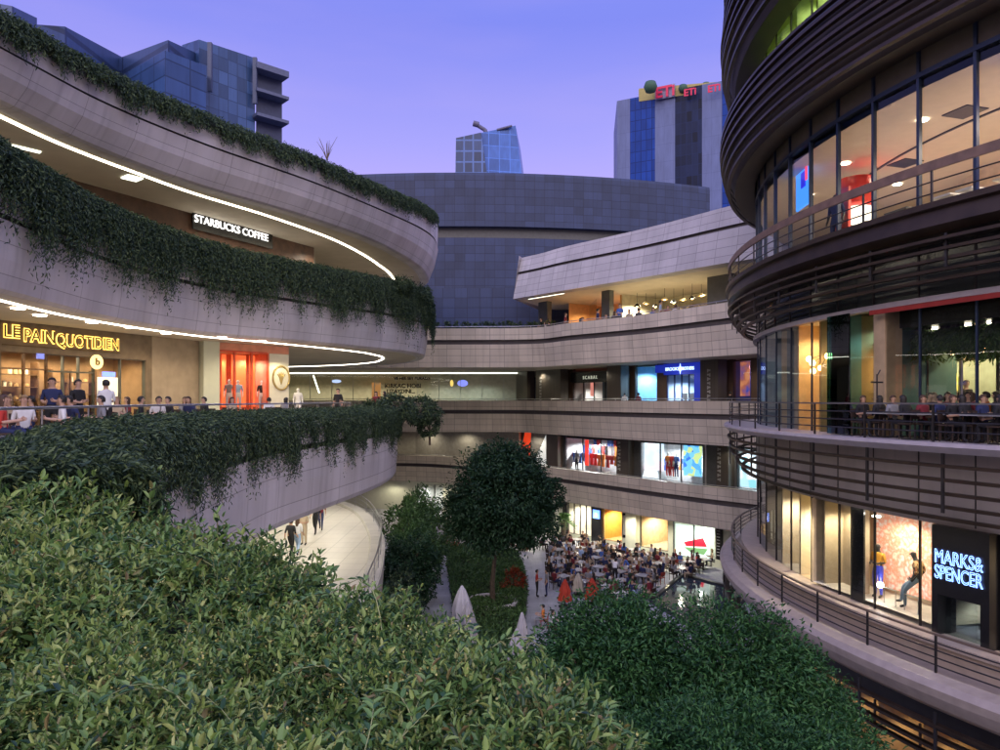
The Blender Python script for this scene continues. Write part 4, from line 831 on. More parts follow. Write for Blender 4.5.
# hangers carrying the louvre rings
for z0_, z1_, R_h in ((9.75, 11.35, 24.12), (2.95, 4.5, 24.4), (16.3, 17.2, 24.0)):
    for k in range(-6, 17):
        p = tp(th0-k*STEP*1.35, R_h); m = MB(); m.box((p.x, p.y, (z0_+z1_)/2), (.05, .08, z1_-z0_), math.radians(th0-k*STEP*1.35)); m.build('hanger', DARKM, GT_)
# rails
def railing(z, R, label, top_w, top_h, mids, mm, step=1.35, post=.05):
    r = empty('ring_railing', label, 'railing'); m = MB(); bar(R, z+1.05, top_w, top_h, m); m.build('handrail', mm, r)
    for h in mids: m = MB(); m.tube([(x, y, z+h) for x, y in arc(R)], .022, 5); m.build('rail', STEEL if mm is STEEL else DARKM, r)
    for k in range(-5, 17):
        p = tp(th0-k*STEP*step*.93-.7, R); m = MB(); m.box((p.x, p.y, z+.5), (post, post, 1.05), math.radians(th0-k*STEP*step)); m.build('post', DARKM, r)
railing(5.38, 24.0, 'brown ring railing of the lowest tower balcony', .09, .06, (.82, .62, .42, .22), mat('tan_handrail', (.14, .10, .08), .45, noise=.15))
railing(11.6, 24.1, 'thin grey ring railing of the middle tower balcony', .07, .05, (.8, .55, .3), mat('grey_rail', (.16, .16, .18), .35, .5))
railing(18.0, 24.15, 'wide dark brown ring railing of the upper tower balcony', .07, .26, (.62, .3), WOODR)
# bays
NAVYM = MATS['navy_mullion']
bays = [th0+STEP*2-i*STEP for i in range(14)]     # from near to far
def bay(i, R=RG): return Fr(tp(bays[i+1], R), tp(bays[i], R))
for i in range(len(bays)-1):
    fr = bay(i)
    for z0_, z1_, mm, gm in ((18, 24.0, NAVYM, GLASS), (11.6, 15.6, NAVYM, GLASS), (6.08, 9.22, DARKM, GLASS), (0, 3.2, DARKM, GLASS), (25.5, 29, DARKM, GLASSG)):
        if z0_ == 6.08 and i in (1,): continue
        m = MB(); m.face([fr.L(0, 0, z0_), fr.L(fr.len, 0, z0_), fr.L(fr.len, 0, z1_), fr.L(0, 0, z1_)]); g = m.build('window', gm, GT_)
        t = .09 if z0_ == 18 else .055
        m = MB(); fr.box(m, -t/2, t/2, (-.10 if z0_ == 18 else -.03), .03, z0_, z1_); m.build('mullion', mm, g)
    m = MB(); fr.box(m, -.03, .03, -.08, .1, 15.72, 17.3); m.build('spandrel_joint', DARKM, GT_); m = MB(); fr.box(m, -.015, .015, -.07, .1, 9.25, 11.3); m.build('spandrel_joint', DARKM, GT_)
def pxfr(pa, pb, R=RG): return Fr(tp(tang(pa, R), R), tp(tang(pb, R), R))
# upper shop (z 18)
m = MB(); m.sweep([(x, y, 21.95, 18) for x, y in reversed(arcpts(TC, 15, 150, 290, 60))], [(0, 0, 0), (0, 1, 0)]); m.build('back_wall', mat('upper_shop_wall', (.75, .62, .5), .7), GT_)
for a in range(168, 284, 12):
    for R in (20.8, 17.5):
        p = tp(a+(3 if R < 20 else 0), R)
        if R > 20 or a % 24 == 0:
            downlight(p, 21.94, .17, 'recessed round downlight in the upper tower shop, '+('front' if R > 20 else 'back')+' row', 'tower ceiling downlights')
    p = tp(a, 19.5); lamp((p.x, p.y, 21.5), 330, (1, .78, .58), .3)
for px, R in ((905, 18.5), (965, 20)):
    p = tp(tang(px, R), R); m = MB(); m.box((p.x, p.y, 21.93), (.9, .9, .03), .3); tag(m.build('ceiling_vent', DARKM), 'square dark vent in the upper shop ceiling, '+('left one' if px < 920 else 'right one, nearer the glass'), 'vent')
m = MB(); m.sweep([(x, y, 21.95, 21.9) for x, y in arcpts(TC, 19.2, 150, 290, 60)], [(-.04, 0, 0), (-.04, 1, 0), (.04, 1, 0), (.04, 0, 0)]); m.build('ceiling_slot', DARKM, GT_)
REDM = mat('red_lacquer', (.72, .05, .03), .35); kp = tp(tang(857, 20.3), 20.3)
k_ = empty('red_kiosk', 'round red and white kiosk with lit shelves inside the upper tower shop', 'kiosk'); m = MB(); m.lathe((kp.x, kp.y, 20.35), [(0, 0), (.62, 0), (.62, 1.0), (0, 1.0)], 28); m.build('red_drum', REDM, k_)
m = MB(); m.lathe((kp.x, kp.y, 19.7), [(0, 0), (.58, 0), (.58, .5), (0, .5)], 28); m.lathe((kp.x, kp.y, 18.0), [(.66, 0), (.66, 1.3), (0, 1.3)], 28); m.build('lit_counter', emis('kiosk_white', (1, .95, .8), 1.3), k_)
fr = pxfr(777, 791); m = MB(); fr.box(m, .2, fr.len-.1, .7, .78, fr.z(784, 208), fr.z(784, 168)); o = tag(m.build('blue_screen', emis('screen_blue', (.05, .28, .95), 1.1)), 'bright blue advertising screen at the left of the upper tower shop', 'screen')
m = MB(); z_ = fr.z(784, 182); fr.box(m, fr.len*.55, fr.len*.8, .64, .68, z_-.3, z_+.3); m.build('dark_square', emis('screen_navy', (.02, .02, .6), 1), o); m = MB(); fr.box(m, fr.len*.82, fr.len-.12, .64, .68, z_-.1, z_+.5); m.build('red_square', emis('screen_red', (.9, .05, .1), 1), o)
fr = pxfr(797, 811); m = MB(); fr.box(m, .2, fr.len, 1.4, 1.5, 18.0, fr.z(804, 190)); tag(m.build('red_partition', REDM), 'red partition behind the glass left of the hanging dark suit', 'partition')
fr = pxfr(979, 1030); m = MB(); fr.box(m, .35, fr.len, .9, 1.0, 18.2, 21.6); tag(m.build('blue_poster', emis('poster_indigo', (.10, .16, .75), .8)), 'large indigo poster at the right edge of the upper tower shop', 'poster')
for i_, (pa, pb) in enumerate(((884, 906), (930, 950), (845, 866), (955, 972), (992, 1004))):
    fr = pxfr(pa, pb, 21.9); r_ = empty('shoe_shelf', 'low display stand near the upper shop glass, number '+'x', 'shelf'); r_['label'] = ['low dark stand with yellow goods near the upper shop glass', 'low pale stand in the upper shop under the big downlight', 'low stand in front of the red kiosk', 'low white stand beside the grey one in the upper shop', 'white stand in front of the indigo poster'][i_]
    m = MB(); fr.box(m, 0, fr.len, 0, .5, 18.0, 18.5); fr.box(m, 0, fr.len, 0, .5, 18.85, 18.9); m.build('body', [DGREY, WHITEP, DGREY, WHITEP, CREAMW][i_], r_)
    m = MB(); n = int(fr.len/.3)
    for k in range(n): fr.box(m, .1+k*.3, .3+k*.3, .1, .35, 18.5, 18.78)
    tag(m.build('goods', [mat('olive_goods', (.5, .45, .12), .6), mat('grey_goods', (.4, .4, .42), .6), REDM, mat('blue_goods', (.1, .2, .5), .5), WHITEP][i_]), ['row of yellow boxes on the dark stand', 'row of grey boxes on the pale stand', 'red boxes before the kiosk', 'blue boxes on the white stand', 'white boxes before the indigo poster'][i_], 'goods')
# top level lit windows
for i in range(3, 11):
    fr = bay(i); room(fr, .05, fr.len-.05, 25.5, 28.9, .2, 3, mat('office_lime', (.5, .55, .28), .7), None, None, GT_, 'office')
    if i in (5, 6, 7, 8, 9): lamp(fr.L(fr.len/2, 1.4, 28.3), 90, (.85, 1, .5), .2)
# middle restaurant (z 11.6)
def tbay(pa, pb, z0_, z1_, depth, wm, fm=None, cm=None, power=0, lc=WARM, nm='bay_interior', zl=.4):
    fr = pxfr(pa, pb); room(fr, .02, fr.len-.02, z0_+.0, z1_, .1, depth, wm, fm or MATS['cream_floor_in'], cm or CREAMW, GT_, nm)
    if power: lamp(fr.L(fr.len/2, depth*.5, z1_-zl), power, lc, .15)
    return fr
CURT = mat('cream_curtain', (.62, .52, .38), .8)
tbay(760, 779, 11.6, 15.6, 2, mat('grey_blue_panel', (.25, .3, .35), .6), power=20, lc=COOL); tbay(779, 795, 11.6, 15.6, .6, CURT, power=0); tbay(796, 817, 11.6, 15.6, 1.2, mat('amber_wall', (.8, .56, .28), .7), power=55, lc=(1, .78, .45))
fr = tbay(818, 846, 11.6, 15.6, 3.2, mat('olive_wall', (.35, .26, .13), .7), mat('dark_floor', (.08, .06, .05), .4), BLACK, power=70)
GLOBE = emis('globe_bulb', (1, .62, .25), 9)
def globes(lst, R, label, zc0):
    c = empty('globe_chandelier', label, 'chandelier'); pts = []
    for px, py in lst:
        a = tang(px, R); p = tp(a, R); z = ZC+(HY-py)/F*p.y; m = MB(); m.lathe((p.x, p.y, z), [(0, -.12), (.085, -.085), (.12, 0), (.085, .085), (0, .12)], 10); b_ = m.build('bulb', GLOBE, c); pts.append((p.x, p.y, z))
    m = MB(); k = len(pts)//2; mid = Vector(pts[k]); m.tube([(mid.x, mid.y, mid.z), (mid.x, mid.y, zc0)], .012, 4)
    for p in pts: m.tube([p, (mid.x, mid.y, mid.z+.1)], .01, 4)
    m.build('stem', DARKM, c); mid.z += .1; lamp(mid, 18, (1, .7, .35), .15)
globes(((809, 359), (813, 371), (812.5, 363), (821, 368), (828, 356), (834, 361), (839.5, 364), (832, 370)), 22.62, 'cluster of glowing globe bulbs behind the glass left of the green glass box', 15.6)
globes(((947, 339), (957, 340), (945, 348), (963, 356), (951, 352)), 20.0, 'cluster of bright globe bulbs among the hanging plants on the right', 15.6)
globes(((889, 360), (891, 363), (889, 371), (896, 374), (903, 372), (898, 381), (891, 369)), 21.5, 'string of small warm bulbs beside the tan pillar', 15.6)
fr = pxfr(849, 874); m = MB(); fr.box(m, .1, fr.len, -.9, -.86, 11.65, 15.5); m.face([fr.L(.1, -.88, 11.65), fr.L(.1, .0, 11.65), fr.L(.1, 0, 15.5), fr.L(.1, -.88, 15.5)]); tag(m.build('glass_screen', glassmat('teal_glass', (.35, .62, .58), .9)), 'green tinted glass wind screen at the restaurant terrace', 'glass screen')
tbay(846, 876, 11.6, 15.6, 3, mat('teal_wall', (.10, .22, .2), .6), MATS['dark_floor'], BLACK, power=45, lc=(.6, 1, .9))
fr = pxfr(875, 886); m = MB(); fr.box(m, 0, fr.len, -.05, .6, 11.6, 15.6); m.build('pillar', mat('tan_pillar', (.5, .36, .22), .6), GT_)
fr = pxfr(874, 1030); m = MB(); fr.box(m, .2, fr.len, -.4, -.34, 15.42, 15.56); tag(m.build('red_awning_edge', mat('dark_red', (.28, .02, .015), .5)), 'dark red awning edge over the restaurant terrace', 'awning')
DG = mat('dark_green_wall', (.035, .03, .016), .7)
a0_, a1_ = tang(885, RG), tang(1150, RG)
m = MB(); m.sweep([(x, y, 15.6, 11.6) for x, y in reversed(arcpts(TC, 15.5, a0_-6, a1_+10, 30))], [(0, 0, 0), (0, 1, 0)]); m.build('back_wall', DG, GT_)
def arcbox(R, pa, pb, z0_, z1_, th, nm, mm, label=None, cat=None):
    q = arcpts(TC, R, tang(pa, R), tang(pb, R), 24); m = MB(); m.sweep(cz(q, z1_, z0_), [(-th, 0, 0), (0, 0, 0), (0, 1, 0), (-th, 1, 0), (-th, 0, 0)]); o = m.build(nm, mm, None if label else GT_)
    if label: tag(o, label, cat)
    return o
arcbox(17.0, 890, 1060, 12.6, 14.2, .2, 'lit_counter_wall', mat('pale_green_wall', (.30, .33, .23), .6), 'pale green lit kitchen wall at the back of the restaurant', 'kitchen wall')
arcbox(17.25, 905, 955, 13.1, 13.75, .1, 'lit_shelf', emis('yellow_shelf', (.9, .7, .15), .9), 'yellow lit bar shelf on the restaurant back wall', 'shelf')
arcbox(20.6, 892, 1080, 11.6, 12.55, .35, 'bar_counter', mat('olive_counter', (.22, .2, .12), .6), 'long low olive counter behind the seated diners', 'counter')
for px in (902, 921, 927, 961, 977, 998):
    p = tp(tang(px, 20.9), 20.9); m = MB(); m.box((p.x, p.y, 13.6), (.07, .07, 4), .2); m.build('post', DARKM if px not in (921, 961) else STEEL, GT_)
for px in (905, 940, 985, 1030): p = tp(tang(px, 18.4), 18.4); lamp((p.x, p.y, 14.9), 120, (1, .85, .55), .12)
for px in (888, 914, 935, 968, 990):
    p = tp(tang(px, 21.3), 21.3); downlight(p, 14.98, .09, 'small bright downlight in the restaurant, '+{888: 'beside the tan pillar', 914: 'second from the pillar', 935: 'in the middle', 968: 'above the globe bulbs', 990: 'at the right edge'}[px], 'restaurant downlights')
arcbox(22.3, 886, 1100, 15.0, 15.6, 1.2, 'dark_bulkhead', BLACK)
for px in (900, 922, 946, 972, 996): p = tp(tang(px, 22.15), 22.15); lamp((p.x, p.y, 15.3), 40, (1, .9, .6), .08)  # extra lamps added to brighten the hanging plants
# hanging plants in the restaurant
def hang_plant(px, R, z, n, ln, label, seed):
    p = tp(tang(px, R), R); r = np.random.default_rng(seed); K = 14; m_ = n; ang = r.uniform(0, 6.28, m_); rad = r.uniform(.02, .6, m_); t = (np.arange(K)/K)[None, :]
    L_ = r.uniform(.3, 1, m_)*ln; X = p.x+np.cos(ang)[:, None]*rad[:, None]*(.5+t*.6); Y = p.y+np.sin(ang)[:, None]*rad[:, None]*(.5+t*.6); Z = z-L_[:, None]*t
    pos = np.stack([X, Y, Z], -1).reshape(-1, 3); d = np.stack([np.cos(ang)[:, None]+0*t, np.sin(ang)[:, None]+0*t, -1+0*t+0*ang[:, None]], -1).reshape(-1, 3)+r.normal(0, .5, pos.shape)
    V, Q = leaf_quads(pos, d, r.normal(0, 1, pos.shape)+np.array([0, 0, 1.]), .15, .04); root = empty('hanging_plant', label, 'plant', 'plants hanging from the restaurant ceiling'); npmesh('foliage', V, Q, [G_BUSH], parent=root)
    mm_ = MB(); mm_.lathe((p.x, p.y, z), [(0, -.1), (.14, -.08), (.18, .12), (0, .12)], 10); mm_.build('pot', DARKM, root)
for i_, (px, ln, lb) in enumerate(((897, .7, 'right beside the pillar'), (945, .7, 'just above the globe bulbs'), (957, .9, 'a little right of the globe bulbs'), (908, .9, 'near the pillar'), (921, 1.1, 'above the steel post'), (934, .8, 'left of the globe bulbs'), (968, 1.1, 'right of the globe bulbs, bright green'), (982, .9, 'between the globes and the right edge'), (996, 1.2, 'at the right edge of the picture'))):
    hang_plant(px, 21.2, 14.95, 130, ln, 'trailing green plant hanging in the restaurant '+lb, 40+i_)
globes(((903, 334), (915, 345), (927, 351), (932, 338), (972, 342), (983, 350), (990, 337)), 18.8, 'loose row of small glowing bulbs deep in the restaurant', 15.6)
# outside lamp post on the terrace
m = MB(); p = tp(tang(877, 23.2), 23.2); m.tube([(p.x, p.y, 11.6), (p.x, p.y, 13.55)], .025, 6); m.tube([(p.x-.18, p.y, 13.3), (p.x+.18, p.y, 13.3)], .03, 6); m.tube([(p.x, p.y, 13.5), (p.x+.1, p.y, 13.68)], .02, 5); tag(m.build('terrace_heater', DARKM), 'slim black standing lamp on the tower restaurant terrace', 'lamp')
# lower shop (z 5.4)
IV = mat('ivory_wall', (.82, .70, .50), .7, noise=.02)
tbay(764, 779, 6.08, 9.22, 2.2, mat('grey_panelled', (.3, .27, .24), .6), power=25); tbay(780, 797, 6.08, 9.22, 1.0, CURT, power=110, lc=CREAM)
tbay(798, 821, 6.08, 9.22, 2.6, IV, mat('sand_floor', (.65, .48, .33), .5), IV, power=300, lc=(1, .88, .62)); tbay(822, 848, 6.08, 9.22, .8, mat('dull_ivory', (.5, .42, .3), .7), power=45)
fr = pxfr(849, 862); m = MB(); fr.box(m, 0, fr.len, .06, .12, 6.08, 9.22); m.build('dark_panel', mat('dark_bay_panel', (.03, .03, .03), .2), GT_)  # plain dark panel at the glass plane
fr = pxfr(862, 937); flo = posterm('floral_backdrop', [(.95, .55, .40), (.98, .75, .62), (.9, .35, .2), (.95, .8, .75), (.85, .5, .45)], 4.5, .35, 'noise')
o = room(fr, -2.6, fr.len-.02, 6.2, 9.2, .13, 1.7, mat('window_back', (.75, .62, .42), .7), mat('white_plinth', (.82, .78, .7), .4), CREAMW, GT_, 'window_display')
m = MB(); fr.box(m, -1.1, fr.len*.42, 1.5, 1.6, 6.4, 9.0); tag(m.build('floral_banner', flo), 'tall pink and orange floral banner in the fashion window', 'banner')
for s_ in (-.75, .56, .8):
    m = MB(); fr.box(m, fr.len*s_, fr.len*s_+.28, 1.55, 1.66, 6.2, 9.15); m.build('side_panel', mat('mustard_panel', (.5, .38, .14), .6), o)
for k, w_ in ((-.4, 55), (.15, 75), (.7, 65)): lamp(fr.L(fr.len*k, .7, 8.85), w_, (1, .86, .62), .06)
downlight(fr.L(fr.len*.10, .3, 0).xy, 9.0, .12, 'very bright round spotlight at the left of the fashion window', 'spotlights', mm=emis('spot_white', (1, .95, .85), 40))
m = MB(); downp = fr.L(fr.len*.10, .45, 6.75); m.lathe(downp, [(0, -.1), (.08, -.07), (.1, 0), (.08, .07), (0, .1)], 10); tag(m.build('floor_spotlight', MATS['spot_white']), 'small bright lamp low in the fashion window beside the blue mannequin', 'spotlight')
m = MB()
for a_, b_ in ((.14, .30), (.42, .60)):
    q = [fr.L(fr.len*a_, .5, 6.2), fr.L(fr.len*a_, .5, 6.7), fr.L(fr.len*b_, .5, 6.7), fr.L(fr.len*b_, .5, 6.2)]; m.tube(q, .02, 5)
tag(m.build('window_rack', WHITEP), 'thin white display frames standing in the fashion window', 'display frame')
fM = pxfr(938, 996); pr = empty('shop_portal', 'black shop entrance portal with neon lettering', 'shop entrance'); m = MB()
fM.box(m, 0, fM.len, -.25, .5, 7.25, 9.2); fM.box(m, 0, .18, -.25, .5, 6.08, 7.25); fM.box(m, fM.len-.25, fM.len, -.25, .5, 6.08, 7.25); m.build('surround', BLACK, pr)
m = MB(); m.face([fM.L(.18, .1, 6.08), fM.L(fM.len-.35, .1, 6.08), fM.L(fM.len-.35, .1, 7.25), fM.L(.18, .1, 7.25)]); m.build('door_glass', GLASSD, pr)
room(fM, .0, fM.len, 6.08, 7.25, .5, 3.5, mat('shop_grey', (.3, .3, .32), .6), None, BLACK, GT_); lamp(fM.L(fM.len/2, 1.6, 7.0), 45, COOL, .1)
m = MB()
for k in range(5): fM.box(m, .3, fM.len-.5, 1.6, 2.0, 6.2+k*.22, 6.23+k*.22)
tag(m.build('shop_shelves', mat('shelf_white', (.6, .62, .65), .5)), 'grey shelves seen through the door under the neon letters', 'shelf')
NEON = emis('neon_blue', (.20, .36, 1), 5)
sgn = empty('neon_sign', 'blue white neon outline lettering MARKS & SPENCER on the black portal', 'sign')
for t_, py, w_ in (('MARKS&', 559, .84), ('SPENCER', 575, .84)):
    zc_ = fM.z(967, py+1.5); text(t_, 'letters', NEON, fM.L(fM.len*.5-.02, -.29, zc_), fM.rz, .54, sgn, outline=.0075, width=fM.len*w_)
fr = pxfr(998, 1060); room(fr, .02, fr.len, 6.08, 9.2, .1, 1.5, CURT, None, None, GT_); lamp(fr.L(1, .6, 8.7), 40, CREAM, .1)
# ground floor of the tower
for i in range(2, 9):
    f_ = bay(i); room(f_, .02, f_.len-.02, 0, 3.2, .15, 3, mat('honey_wall', (.7, .48, .25), .7), None, None, GT_); lamp(f_.L(f_.len/2, 1, 2.7), 14, (1, .72, .4), .12)
# street level lamps under the gallery and the near deck
for s in (3, 9, 15, 20): lamp(g0.L(s, -1.6, 3.1), 240, (1, .93, .75), .2)
for s in (6, 14, 21): lamp(g1.L(s, -1.2, 9.2), 60, CREAM, .2)
for s in (14, 20, 26): lamp(gl1.L(s, -1.4, 9.2), 90, CREAM, .2)
for s in (3, 9): lamp(gl2.L(s, -1.4, 9.2), 90, CREAM, .2)
for s in (2, 8, 14): lamp(gd.L(s, -1.5, 3.1), 80, CREAM, .2)
for s in (3, 12, 20, 28): lamp(g2.L(s, -1.4, 15.2), 55, CREAM, .2)

# ------------------------------------------------------------------ hanging creepers on the balconies
def arclen(curve): c = np.array([q[:2] for q in curve]); return np.concatenate([[0], np.cumsum(np.linalg.norm(np.diff(c, axis=0), axis=1))])
def u_at(curve, Y, last=False):
    u = arclen(curve); idx = [i for i, q in enumerate(curve) if q[1] >= Y]; return u[idx[0]] if idx else u[-1]
u2 = arclen(E2)
cv2 = [(x, y, 11.9+.25*min(1, max(0, (y-6.5)/4))) for x, y in E2]
creeper('hanging_creeper', 'dense dark creeper spilling over the lower balcony below the diners', cv2, 1.9, 300, 1.2, .092, 34, top=.36, seed=3, span=(u_at(E2, 6.8), u_at(E2, 37)))
cv3 = [(p[0], p[1], p[2]+.05) for p in offset(E3, -.42)]
creeper('hanging_creeper', 'thick dark creeper hanging over the middle balcony below the coffee shop', cv3, 1.5, 200, 2.0, .14, 26, top=.5, seed=8, span=(u_at(E3, 12), u_at(E3, 50)))
cv4 = [(p[0], p[1], p[2]) for p in offset(E4, -.95)]
creeper('hanging_creeper', 'thinner creeper trailing along the top edge of the left roof', cv4, 1.0, 95, .75, .13, 18, top=.5, seed=14, span=(u_at(E4, 14), u_at(E4, 50)))
def shrub(name, label, blobs, n, leaf, seed, m_=None, group=None, cat='shrub', core=.72, ratio=.35):
    root = empty(name, label, cat, group, blobs[0][0]); b = Vector(blobs[0][0]); rel = [(Vector(c)-b, r_) for c, r_ in blobs]
    V, Q = crown_leaves(rel, n, leaf, seed, fill=.3, ratio=ratio, droop=.1); npmesh('foliage', V, Q, [m_ or G_CREEP], parent=root)
    mm = MB()
    for c, r_ in rel: mm.tube([c-Vector((0, 0, r_[2]*1.6)), c, c+Vector((r_[0]*.3, 0, r_[2]*.5))], [.06, .05, .02], 5); mm.tube([c-Vector((0, 0, r_[2]*.5)), c+Vector((-r_[0]*.5, r_[1]*.3, r_[2]*.3))], [.04, .015], 5)
    mm.build('branches', BARK, root); return root
shrub('overhanging_shrub', 'dark shrub arching beyond the rounded tip of the lower balcony', [((-4.9, 34.0, 12.35), (1.1, 1.5, .55)), ((-3.9, 35.2, 12.2), (.9, 1.1, .6)), ((-3.45, 35.4, 11.5), (.45, .7, .6)), ((-5.7, 32, 12.2), (.8, 1.3, .45))], 9000, .16, 21)
shrub('overhanging_shrub', 'dark shrub at the rounded tip of the middle balcony', [((-6.2, 42.5, 19.3), (1.1, 1.6, .5)), ((-5.1, 45, 19.2), (.8, 1.6, .6)), ((-4.7, 46, 18.3), (.4, .9, .9))], 7000, .17, 22)
m = MB(); b = P(327, 160, 37)
for i in range(14):
    a = rnd.uniform(-.5, .5); h = rnd.uniform(.5, 1.25); m.tube([b, b+Vector((a*.4, 0, h*.5)), b+Vector((a*1.0, rnd.uniform(-.2, .2), h))], [.02, .014, .006], 4)
tag(m.build('bare_sapling', BARK), 'thin bare sapling standing on the left roof edge against the sky', 'tree')
for i_, (px, w_, lb) in enumerate(((440, 1.3, 'nearest the left balcony tip'), (462, 1.2, 'second from the left balcony tip'), (484, 1.5, 'in the middle'), (508, 1.3, 'right of the middle'), (533, 1.3, 'beside the cafe columns'), (551, .9, 'just under the pointed end of the roof wing'))):
    q = P(px, 400, 64); shrub('terrace_shrub', 'dark shrub on the far roof terrace, '+lb, [((q.x, 64.6, 19.2), (w_, .6, .42+.15*(i_ % 2)))], 900, .2, 60+i_, group='shrubs on the far roof terrace')
# ------------------------------------------------------------------ foreground hedge
r = np.random.default_rng(77)
ed = np.array(E2[:70]); seg_a, seg_b = ed[:-1], ed[1:]
def edge_dist(x, y):
    p = np.stack([x, y], -1)[:, None, :]; ab = (seg_b-seg_a)[None]; t = np.clip(((p-seg_a[None])*ab).sum(-1)/(ab**2).sum(-1), 0, 1); c = seg_a[None]+ab*t[..., None]
    dv = p-c; dd = np.linalg.norm(dv, axis=-1); k = dd.argmin(1); i = np.arange(len(x)); sgn = np.sign(ab[0][k][:, 0]*dv[i, k, 1]-ab[0][k][:, 1]*dv[i, k, 0])
    return dd[i, k]*sgn, np.stack([ab[0][k][:, 1], -ab[0][k][:, 0]], -1)/np.linalg.norm(ab[0][k], axis=-1, keepdims=True)
def lump(x, y):
    return (.055*np.sin(1.9*x+1.1*y+.5)*np.sin(1.3*y-.9*x+1)+.06*np.sin(3.3*x+2.3*y+.5)+.06*np.sin(-3.7*x+2.9*y+1)+.04*np.sin(6.1*x+5.3*y+2)+.03*np.sin(9.7*x-8.1*y)+.05*np.sin(1.1*y-2.3*x+4))
def hz(x, y):
    d, _ = edge_dist(x, y); return 11.65+.19*np.clip((y-3.5)/5, 0, 1)+lump(x, y)-.45*np.clip(1-(d+.25)/.55, 0, 1.4)**2
def sample(n, mode):
    if mode == 0:
        px = r.uniform(-160, 760, n); py = r.uniform(435, 960, n)**1.0; Y = F*1.0/(py-400); x = (px-500)/F*Y; return x, Y
    return r.uniform(-9, 1.6, n), r.uniform(1.0, 10.5, n)
xs, ys = [], []
for mode, n in ((0, 46000), (1, 11000)):
    x, y = sample(n, mode); d, _ = edge_dist(x, y); k = (d > -.22) & (y < 10.8) & (y > 1.0) & (d < 7); xs.append(x[k]); ys.append(y[k])
x = np.concatenate(xs); y = np.concatenate(ys); d, nr_ = edge_dist(x, y); z = hz(x, y)
e = .04; gx = (hz(x+e, y)-hz(x-e, y))/(2*e); gy = (hz(x, y+e)-hz(x, y-e))/(2*e); nrm = unit(np.stack([-gx, -gy, np.ones(len(x))], -1))
dist = np.hypot(x, y); sc_ = np.clip(dist/3.4, 1.0, 2.3)*r.uniform(.6, 1.45, len(x)); n = len(x)
ax = unit(nrm*.7+r.normal(0, .6, (n, 3))+np.array([.0, -.12, .05])); side = unit(np.cross(ax, r.normal(0, 1, (n, 3)))); up = np.cross(side, ax)
gap = np.sin(5.3*x+2.1*y)*np.sin(4.1*y-3.3*x+1)+.6*np.sin(9.1*x-7.7*y+2)*np.sin(8.3*x+6.1*y); depth = (r.uniform(0, 1, n)**1.4*.16+.11*np.clip(gap-.15, 0, 1))*sc_-(r.uniform(0, 1, n) > .93)*.08
base = np.stack([x, y, z], -1)-nrm*(.09*sc_+depth)[:, None]; ln = .17*sc_
Vs, Qs, k0 = [], [], 0; LAST = []
NP = 6
for i in range(NP):
    t = .22+.78*i/(NP-1); th = i*2.4+r.uniform(0, 6.28, n)*(i == 0)
    pos = base+ax*(ln*t)[:, None]+r.normal(0, .004, (n, 3))
    for sg_ in (0, PI):
        LAST.append(i >= 4)
        a = (i*1.571+sg_+r.normal(0, .25, n))[:, None]; out = side*np.cos(a)+up*np.sin(a)
        dirs = out*(1.0-.35*t)+ax*(.25+.6*t)+np.array([0, 0, .05]); L_ = .047*sc_*(1.15-.45*t)*r.uniform(.8, 1.2, n)
        V, Q = leaf_quads(pos, dirs, ax+.2*np.array([0, 0, 1.])+r.normal(0, .25, (n, 3)), L_, L_*r.uniform(.26, .40, n)); Vs.append(V); Qs.append(Q+k0); k0 += len(V)
hedge = empty('foreground_hedge', 'leafy green hedge filling the near planter at the bottom of the picture', 'hedge')
tipsel = r.uniform(0, 1, n) < (.30+.25*np.sin(2.3*x+1.7*y)); mi_ = np.concatenate([np.repeat((tipsel & l_).astype(np.int32), 2) for l_ in LAST])
npmesh('foliage', np.concatenate(Vs), np.concatenate(Qs), [G_HEDGE, G_TIP], mi_, parent=hedge)
# twigs (thin crossed ribbons), buds
sel = r.uniform(0, 1, n) < .55; b_, t_ = base[sel], (base+ax*ln[:, None])[sel]; w_ = side[sel]*.0022*sc_[sel][:, None]; u_ = up[sel]*.0022*sc_[sel][:, None]; m_ = len(b_)
V = np.stack([b_-w_, b_+w_, t_+w_*.5, t_-w_*.5, b_-u_, b_+u_, t_+u_*.5, t_-u_*.5], 1).reshape(-1, 3); k = (np.arange(m_)*8)[:, None]
npmesh('twigs', V, np.concatenate([k+np.array([0, 1, 2, 3]), k+np.array([4, 5, 6, 7])], 1).reshape(-1, 4), [G_STEM], parent=hedge)
sel = np.where(r.uniform(0, 1, n) < .10)[0]; V_, Q_, k0 = [], [], 0
for j in range(6):
    pos = (base+ax*(ln*1.02)[:, None])[sel]+r.normal(0, .011, (len(sel), 3)); V, Q = leaf_quads(pos, r.normal(0, 1, pos.shape), r.normal(0, 1, pos.shape)+.1, .011, .009); V_.append(V); Q_.append(Q+k0); k0 += len(V)
npmesh('flower_buds', np.concatenate(V_), np.concatenate(Q_), [mat('bud_yellow', (.42, .40, .13), .6)], parent=hedge)
R_ = random.Random(4); V_, Q_, k0 = [], [], 0
